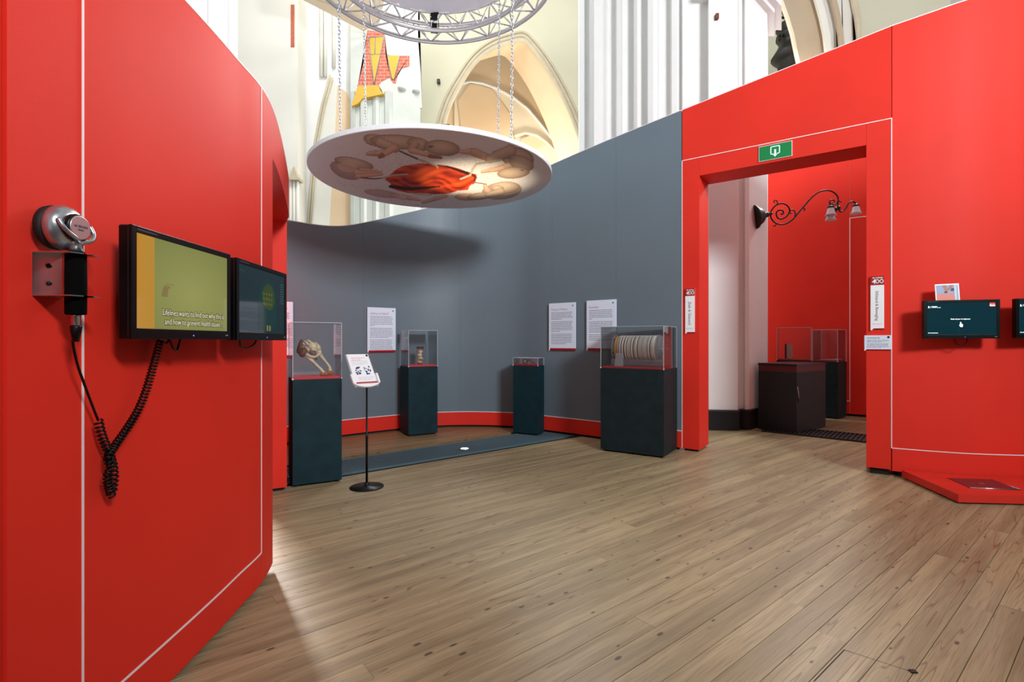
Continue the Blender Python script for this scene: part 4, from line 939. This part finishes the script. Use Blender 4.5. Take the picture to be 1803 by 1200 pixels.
def blob(cx_, cz_, rx_, rz__, n=28, seed=0, jit=0.):
    rnd = random.Random(seed); return [(cx_ + rx_ * math.cos(2 * math.pi * k / n) * (1 + rnd.uniform(-jit, jit)), cz_ + rz__ * math.sin(2 * math.pi * k / n) * (1 + rnd.uniform(-jit, jit))) for k in range(n)]
def glow(name, rgb, e=.55): return bpy.data.materials.get(name) or screenmat(name, rgb, e)
poly2('head_outline', [[(.20, .05), (.40, .05), (.42, .10), (.40, .17), (.42, .22), (.38, .28), (.31, .30), (.23, .27), (.205, .20), (.215, .12)]], -.0028, glow('scan_head', (10, 54, 54)), lm2)
poly2('brain_scan', [blob(.32, .21, .072, .062, 30, 3, .1)], -.0030, glow('scan_brain', (52, 74, 26)), lm2)
poly2('brain_fold', [blob(.27 + .028 * (i % 4), .175 + .024 * (i // 4), .010, .008, 10, i, .3) for i in range(12)], -.0032, glow('scan_fold', (92, 100, 34)), lm2)
quads('scan_caption', [(.30, .318, .045, .072), (.328, .346, .045, .072)], -.0030, glow('scan_yellow', (130, 130, 64)), lm2)
quads('screen_lines', [(.46, .505, .285 - .012 * i, .2885 - .012 * i) for i in range(9)], -.0030, glow('screen_grey', (60, 92, 96)), lm2)
text('screen_lettering', 'Hersenen', .011, glow('screen_grey', (60, 92, 96)), lm2, .03, .305, -.003)
# right-hand screens
S3 = screenmat('dark_teal_screen', (2, 48, 58), .75, .12)
def touch(pl_, pr_, zb, label):
    th = math.atan2(pr_[1] - pl_[1], pr_[0] - pl_[0]); w = math.hypot(pr_[0] - pl_[0], pr_[1] - pl_[1]); h = .345
    r = monitor((pl_[0], pl_[1], zb), th, w, h, label, .024, .034, S3, 'touch screens on the right red wall', .04, .13)
    WT = bpy.data.materials.get('screen_white') or mat('screen_white', (230, 240, 240), .5, emit=(225, 240, 240), estr=.75)
    RT = bpy.data.materials.get('screen_red') or mat('screen_red', (210, 70, 60), .5, emit=(205, 64, 56), estr=.7)
    text('screen_lettering', 'Raak mij aan te beginnen', .0145, WT, r, w * .49, h * .505, -.003, 'CENTER', bold=.0004)
    poly2('hand_symbol', [[(w * .488, h * .43), (w * .50, h * .425), (w * .508, h * .37), (w * .52, h * .375), (w * .525, h * .33), (w * .515, h * .295), (w * .49, h * .30), (w * .472, h * .345), (w * .482, h * .36)]], -.003, WT, r)
    quads('screen_marks', [(w * .06, w * .078, h * .80, h * .85), (w * .11, w * .185, h * .832, h * .845), (w * .11, w * .175, h * .81, h * .823), (w * .18, w * .23, h * .805, h * .815), (w * .06, w * .085, h * .14, h * .155), (w * .09, w * .195, h * .14, h * .153)], -.003, WT, r)
    poly2('screen_marks', [[(w * .088, h * .80), (w * .092, h * .80), (w * .104, h * .85), (w * .10, h * .85)]], -.003, WT, r)
    quads('screen_logo', [(w * .868, w * .938, h * .82, h * .915)], -.003, RT, r)
    text('screen_lettering', '4oo', .026, WT, r, w * .903, h * .85, -.0034, 'CENTER', bold=.0005)
    quads('screen_pattern', [(w * .05, w * .47, h * .40, h * .405), (w * .47, w * .474, h * .11, h * .30)], -.0028, glow('screen_teal_line', (14, 76, 84), .7), r)
    tubeo('cable', crom([(w * .44, .03, .01), (w * .46, .04, -.03), (w * .53, .05, -.062), (w * .60, .045, -.04), (w * .62, .03, .01)], 6), .004, BLKPL, r, 6)
    return r
tch = touch((3.745, 4.60), (4.285, 4.44), 1.322, 'black touch screen with a white hand symbol, right of the doorway')
touch((4.40, 4.415), (4.96, 4.37), 1.325, 'black touch screen cut off by the right edge of the photo')
# photo print standing behind the first touch screen
thp = math.atan2(-.16, .54); nrm_ = Vector((-math.sin(thp), math.cos(thp), 0))
pp = Vector((3.745, 4.60, 0)) + Vector((math.cos(thp), math.sin(thp), 0)) * .118 + nrm_ * .046
ph = empty('photo_print', (pp.x, pp.y, 1.600), thp, 'small bordered photo print standing behind the touch screen', 'photo print')
prism('paper', [(0, 0, 0), (.183, 0, 0), (.178, .02, .222), (-.004, .02, .218), (0, .004, 0)], PAPERW, ph)
def on(x, z): z -= .08; return (x, -.0006 + .02 * z / .22, z)
def flat(name, polys, m, d=0.):
    V, Fc = [], []
    for P in polys:
        k = len(V); V += [(on(a, b)[0], on(a, b)[1] - d, on(a, b)[2]) for a, b in P]; Fc.append(tuple(range(k, k + len(P))))
    me_ = bpy.data.meshes.new(name); me_.from_pydata(V, [], Fc); link(name, me_, m, ph)
flat('picture', [[(.008, .15), (.172, .15), (.168, .29), (.004, .288)]], mat('photo_blue', (150, 172, 204), .5))
flat('picture_band', [[(.01, .15), (.143, .15), (.143, .215), (.009, .212)]], mat('photo_pink', (226, 136, 124), .5), .0004)
flat('picture_arm', [[(.05, .288), (.08, .288), (.095, .245), (.088, .225), (.07, .23), (.062, .26)], [(.11, .288), (.138, .288), (.12, .255), (.10, .24), (.09, .25)]], mat('photo_skin', (178, 118, 92), .5), .0006)
flat('picture_cloth', [[(.112, .235), (.14, .232), (.14, .262), (.12, .26)], [(.066, .215), (.09, .216), (.09, .232), (.066, .232)]], mat('photo_navy', (44, 56, 92), .5), .0008)
flat('paper_flap', [[(.143, .152), (.160, .152), (.157, .294), (.139, .294)]], mat('photo_flap', (206, 216, 236), .5), .001)
# platform with the push plate
pf = empty('floor_platform', (3.75, 4.7, 0), 0, 'low red floor platform below the touch screens', 'platform')
poly = [(3.70, 4.80), G(1687.4, 884.4, .01)[:2], (4.6, 3.95), (5.6, 4.0), (5.6, 4.62), (4.75, 4.53), (4.3, 4.56), (3.95, 4.69)]
prism('deck', [(x - 3.75, y - 4.7, .012) for x, y in poly] + [(0, 0, .064)], mat('red_deck', (216, 44, 28), .5, var=.04, vscale=5), pf)
ctr = (4.6, 4.3); prism('foot', [(ctr[0] + (x - ctr[0]) * .94 - 3.75, ctr[1] + (y - ctr[1]) * .9 - 4.7, 0) for x, y in poly] + [(0, 0, .012)], BLACKGAP, pf)
mp_ = [G(1668, 840.7, .08), G(1745, 843.5, .08), G(1797.5, 861.7, .08), G(1708, 858.3, .08)]
mtp = empty('step_mat', (mp_[0].x, mp_[0].y, .0765), 0, 'dark red metal-edged step mat on the low red platform', 'mat')
prism('mat_sheet', [(q_.x - mp_[0].x, q_.y - mp_[0].y, 0) for q_ in mp_] + [(0, 0, .004)], mat('maroon_mat', (104, 36, 40), .35, var=.1, vscale=20), mtp)
for a, b in ((2, 3), (1, 2)):
    qa, qb = mp_[a] - mp_[0], mp_[b] - mp_[0]; tubeo('edge_strip', [(qa.x, qa.y, .003), (qb.x, qb.y, .003)], .005, STEEL, mtp, 6)
mc = sum((q_ - mp_[0] for q_ in mp_), Vector()) / 4
emb = [[(mc.x + .03 * math.cos(a) * (1 if i % 2 else .5), mc.y + .03 * math.sin(a) * (1 if i % 2 else .5), .0046) for i, a in enumerate([2 * math.pi * k / 12 for k in range(12)])]]
me_ = bpy.data.meshes.new('emblem'); me_.from_pydata(emb[0], [], [tuple(range(12))]); link('emblem', me_, mat('mat_emblem', (140, 84, 86), .5), mtp)
# ------------------------------------------------------------------ info stand
ist = empty('info_stand', (-1.293, 4.50, 0), 0, 'slim black floor stand holding a tilted white sheet, in front of the bones plinth', 'stand')
lathe_o('base', [(.146, 0), (.148, .004), (.146, .008), (.03, .014), (.022, .018), (.02, .04), (.012, .046)], BLKMET, ist, 40)
lathe_o('pole', [(.0105, .04), (.0105, .44), (.0125, .445), (.0125, .46), (.0085, .465), (.0085, .905)], BLKMET, ist, 14)
# tilted holder: local axes  u along the lower edge, t up the sheet
us_ = Vector((.74, .67, 0)).normalized(); back = Vector((-.70, .71, 0)).normalized(); tilt = (back * .185 + Vector((0, 0, .27))).normalized(); nn_ = us_.cross(tilt).normalized()
HM = Matrix.Translation((.0, .0, .915)) @ Matrix(((us_.x, -nn_.x, tilt.x, 0), (us_.y, -nn_.y, tilt.y, 0), (us_.z, -nn_.z, tilt.z, 0), (0, 0, 0, 1)))
def hp(x, y, z): return HM @ Vector((x, y, z))
cvp = [(.135 * math.sin(a), 0, -.035 + .03 * (1 - math.cos(a * 1.0)) * 2.2) for a in [(-1.25 + 2.5 * k / 12) for k in range(13)]]
hpl = [(-.13, .10)] + [(x, z) for x, _, z in cvp] + [(.13, .10), (.112, .105), (.108, .0), (-.108, .0), (-.112, .105)]
prism('tray', [hp(x, .002, z) for x, z in hpl] + [HM.to_3x3() @ Vector((0, -.02, 0))], PAPERW, ist)
prism('back_plate', [hp(-.115, .004, -.02), hp(.115, .004, -.02), hp(.112, .004, .32), hp(-.112, .004, .32), HM.to_3x3() @ Vector((0, .006, 0))], acrylic('stand_acrylic', (.95, .96, .97), .8, .2), ist)
prism('sheet', [hp(-.104, -.003, -.004), hp(.104, -.003, -.004), hp(.104, -.003, .318), hp(-.104, -.003, .318), HM.to_3x3() @ Vector((0, .005, 0))], PAPERW, ist)
prism('red_foot', [hp(-.100, -.024, .0), hp(.102, -.024, .0), hp(.102, -.006, .024), hp(-.090, -.006, .024), HM.to_3x3() @ Vector((0, .004, 0))], CRIM, ist)
def onsheet(name, polys, m, d=.0038):
    V, Fc = [], []
    for P in polys:
        k = len(V); V += [hp(a, -d, b) for a, b in P]; Fc.append(tuple(range(k, k + len(P))))
    me_ = bpy.data.meshes.new(name); me_.from_pydata([tuple(q_) for q_ in V], [], Fc); o = link(name, me_, m, ist)
    if len(polys) > 1: o['kind'] = 'stuff'
onsheet('text_lines', [[(a, c), (b, c), (b, d), (a, d)] for a, b, c, d in lines(.16, -.08, .245, [(4, .7)], .013, .003, 4) + lines(.15, -.06, .075, [(3, .8)], .013, .003, 6)], mat('pale_ink', (190, 198, 212), .7))
onsheet('title', [[(a, c), (b, c), (b, d), (a, d)] for a, b, c, d in lines(.13, -.07, .280, [(1, 1), (1, .7)], .012, .007, 7)], mat('pale_red_ink', (228, 170, 172), .7))
rb = random.Random(3); onsheet('bone_drawing', [blob(cx_ + rb.uniform(-.03, .03), .145 + rb.uniform(-.04, .035), rb.uniform(.003, .011), rb.uniform(.004, .012), 8, i, .4) for cx_ in (-.045, .05) for i in range(16)], mat('blue_ink', (52, 66, 116), .7))
onsheet('number_dot', [blob(.088, .302, .012, .012, 16)], INKN)
# ------------------------------------------------------------------ headset on the left wall
def L3(x, y, X): Y = -X * F / (CX - x); return Vector((X, Y, H + (HY - y) / F * Y))
bh = empty('headset_bracket', (-1.272, 1.385, 1.42), math.pi / 2, 'bent steel wall bracket holding the listening handset', 'bracket')
bm = bmesh.new(); bx(bm, -.048, .040, -.003, 0, 0, .118); bmo('back_plate', bm, STEEL, bh)
slot = [(-.048, -.003), (.040, -.003), (.040, -.108), (.012, -.116), (.012, -.045), (-.016, -.045), (-.016, -.112), (-.044, -.10)]
prism('fork', [(x, y, .118) for x, y in slot] + [(0, 0, -.003)], STEEL, bh); prism('fork', [(x, y, .0) for x, y in slot] + [(0, 0, .003)], STEEL, bh)
for zz in (.038, .086): lathe_o('screw', [(.007, 0), (.006, .004), (.002, .005)], BLKMET, bh, 12, Matrix.Translation((0, -.003, zz)) @ Matrix.Rotation(math.pi / 2, 4, 'X'))
hs = empty('listening_handset', (-1.195, 1.385, 1.372), math.pi / 2, 'single black and silver listening handset with coiled cord on the left wall', 'headset')
lathe_o('grip', [(.022, 0), (.024, .003), (.0245, .09), (.0235, .165), (.019, .172)], mat('foam_grip', (5, 5, 5), .95, spec=.1), hs, 24)
lathe_o('neck', [(.016, .170), (.016, .19), (.02, .196), (.012, .206)], SILVER, hs, 16)
MC = Matrix.Translation((-.012, .0, .235)) @ Matrix.Rotation(math.pi / 2, 4, 'X')
lathe_o('ear_cushion', [(.045, -.062), (.058, -.054), (.060, -.042), (.056, -.034), (.04, -.032)], mat('cushion', (10, 10, 11), .7), hs, 36, MC)
cup_ = lathe_o('cup', [(.05, -.036), (.059, -.030), (.060, -.018), (.054, -.004), (.044, .004), (.036, .006)], SILVER, hs, 36, MC)
lathe_o('cup_cap', [(.036, .0), (.037, .016), (.034, .022)], BLKPL, cup_, 32, MC)
lathe_o('cap_face', [(.0325, .018), (.0325, .0235), (.030, .0245)], mat('cap_silver', (190, 170, 172), .35, metal=.7), cup_, 32, MC)
text('lettering', 'tel. 050-3633', .008, INKD, cup_, -.012, .238, -.0252, 'CENTER', bold=.0003)
text('lettering', 'luister', .007, INKD, cup_, -.012, .229, -.0252, 'CENTER', bold=.0003)
for sg in (-1, 1): tubeo('yoke', crom([(0, -.012, .198), (sg * .025, -.02, .206), (sg * .046 - .006, -.016, .225), (sg * .050 - .012, -.006, .25)], 6), .006, SILVER, hs, 8)
lathe_o('plug', [(.009, -.032), (.0105, -.028), (.0105, -.004), (.013, 0)], STEEL, hs, 16)
lathe_o('strain_relief', [(.007, -.074), (.012, -.050), (.014, -.034), (.0125, -.03)], BLKPL, hs, 16)
def hsl(x, y, X): q_ = L3(x, y, X) - Vector((-1.195, 1.385, 1.372)); return Vector((q_.y, -q_.x, q_.z))
crd = crom([(0, 0, -.07), hsl(128, 600, -1.205), hsl(136, 640, -1.215), hsl(150, 680, -1.225), hsl(163, 715, -1.235), hsl(173, 740, -1.235)], 5)
tubeo('cord', crd, .0034, BLKPL, hs, 8)
def coil(path, rad, turns, wire, nper=9):
    P = [Vector(q_) for q_ in path]; d = [0]
    for a, b in zip(P[:-1], P[1:]): d.append(d[-1] + (b - a).length)
    out = []; N_ = int(turns * nper)
    for i in range(N_ + 1):
        s = d[-1] * i / N_; p = Vector([np.interp(s, d, [q_[k] for q_ in P]) for k in range(3)]); s2 = min(s + d[-1] * .02, d[-1]); p2 = Vector([np.interp(s2, d, [q_[k] for q_ in P]) for k in range(3)])
        t = (p2 - p); t = t.normalized() if t.length > 1e-6 else Vector((0, 0, 1)); u = t.cross(Vector((0, 1, .01))).normalized(); w = t.cross(u); a = 2 * math.pi * i / nper
        out.append(p + (u * math.cos(a) + w * math.sin(a)) * rad)
    return out
XK = -1.238
tubeo('coil_cord', coil(crom([hsl(173, 740, XK), hsl(180, 768, XK), hsl(190, 792, XK), hsl(198, 815, XK), hsl(201, 838, XK), hsl(198, 868, XK)], 6), .0105, 19, .003), .0031, BLKPL, hs, 5)
tubeo('coil_cord', coil(crom([hsl(196, 872, XK), hsl(189, 840, XK + .01), hsl(196, 822, XK + .01), hsl(190, 806, XK + .01), hsl(202, 785, XK), hsl(225, 752, XK), hsl(244, 720, XK), hsl(258, 685, XK), hsl(270, 645, XK), hsl(281, 606, XK), hsl(284, 598, XK)], 6), .0105, 52, .003), .0031, BLKPL, hs, 5)
tubeo('cord', crom([hsl(286, 600, XK), hsl(294, 604, XK), hsl(296, 596, XK), hsl(290, 588, XK)], 5), .0034, BLKPL, hs, 6)
tubeo('cable', crom([(.22, .03, .01), (.25, .035, -.03), (.285, .045, -.04), (.31, .05, -.005), (.315, .04, .02)], 5), .004, BLKPL, lm1, 6)
tubeo('cable', crom([(.10, .03, .01), (.13, .04, -.028), (.20, .045, -.035), (.26, .04, -.02), (.27, .03, .01)], 5), .004, BLKPL, lm2, 6)
# ------------------------------------------------------------------ wrought iron wall lamp beyond the doorway
YL = 7.62
wlp = empty('wall_lamp', B(1340, 381, YL), 0, 'black wrought iron scroll wall lamp with three frosted bell shades', 'lamp')
def lp(x, y, dy=0.): return (B(x, y, YL) - B(1340, 381, YL)) + Vector((0, dy, 0))
ML = Matrix.Translation(lp(1334, 381)) @ Matrix.Rotation(math.radians(78), 4, 'Y') @ Matrix.Rotation(math.radians(0), 4, 'X')
lathe_o('wall_rose', [(.175, -.06), (.182, -.045), (.178, -.03), (.15, -.015), (.135, .02), (.115, .055), (.085, .085), (.05, .105), (.04, .125), (.042, .145), (.03, .17), (.018, .19), (.02, .21), (.01, .235)], IRON, wlp, 32, ML)
def sc7(x, y): return 1310 + x / 7.839, 320 + y / 7.839
def lpz(x, y, dy=0.): return lp(*sc7(x, y), dy)
mainp = [(505, 440), (530, 445), (545, 425), (525, 392), (480, 392), (445, 430), (460, 490), (510, 512), (570, 490), (615, 440), (630, 390), (600, 330), (530, 297), (450, 318), (395, 370), (370, 430), (375, 500), (425, 560), (510, 588), (600, 568), (680, 510), (760, 415), (850, 310), (950, 200), (1050, 135), (1150, 117), (1240, 145), (1290, 200), (1300, 240)]
tubeo('scroll_arm', crom([lpz(*q_) for q_ in mainp], 5), .0115, IRON, wlp, 8)
for name, pts, r in (('tendril', [(450, 318), (462, 285), (450, 260), (425, 252), (412, 275), (428, 290)], .008), ('tendril', [(440, 572), (440, 595), (420, 612), (405, 600)], .008), ('tendril', [(700, 485), (708, 440), (690, 395), (655, 388), (632, 405), (640, 430), (660, 432)], .009), ('tendril', [(800, 362), (830, 365), (842, 385), (820, 400)], .008),
                     ('tendril', [(1300, 240), (1285, 285), (1240, 315), (1195, 305), (1180, 280), (1200, 250), (1240, 255), (1245, 280), (1222, 290)], .010), ('tendril', [(1300, 250), (1320, 272), (1350, 278)], .008), ('drop_rod', [(1298, 245), (1295, 300), (1300, 345)], .011),
                     ('shade_arm', [(1250, 400), (1225, 340), (1205, 310), (1180, 320), (1172, 345)], .010), ('shade_arm', [(1300, 370), (1325, 408), (1365, 405), (1405, 365), (1440, 300), (1490, 270), (1530, 285), (1545, 310)], .011), ('shade_arm', [(1270, 395), (1240, 420), (1215, 405), (1210, 440)], .010)):
    tubeo(name, crom([lpz(*q_) for q_ in pts], 5), r, IRON, wlp, 8)
bm = bmesh.new(); ico(bm, lpz(1302, 360), .034, 2); ico(bm, lpz(1268, 375), .03, 2); ico(bm, lpz(1250, 405), .026, 2); bmo('hub', bm, IRON, wlp, True)
for x, y, dy in ((1168, 345, -.05), (1212, 395, .03), (1546, 312, 0)):
    Ms = Matrix.Translation(lpz(x, y, dy)); hz = 1.0
    scp = lathe_o('shade_cap', [(.018, .01), (.034, .0), (.046, -.012), (.046, -.026), (.036, -.03)], IRON, wlp, 20, Ms)
    sv, sf = lathe([(.036, -.028), (.047, -.05), (.052, -.08), (.060, -.11), (.080, -.14), (.077, -.14), (.057, -.108), (.049, -.08), (.044, -.05)], 24)
    mesh('shade', [Ms @ Vector(q_) for q_ in sv], sf[:-2], FROST, scp, True)
    lathe_o('bulb', [(.012, -.03), (.02, -.05), (.026, -.07), (.018, -.09), (.005, -.096)], PAPERW, scp, 12, Ms)
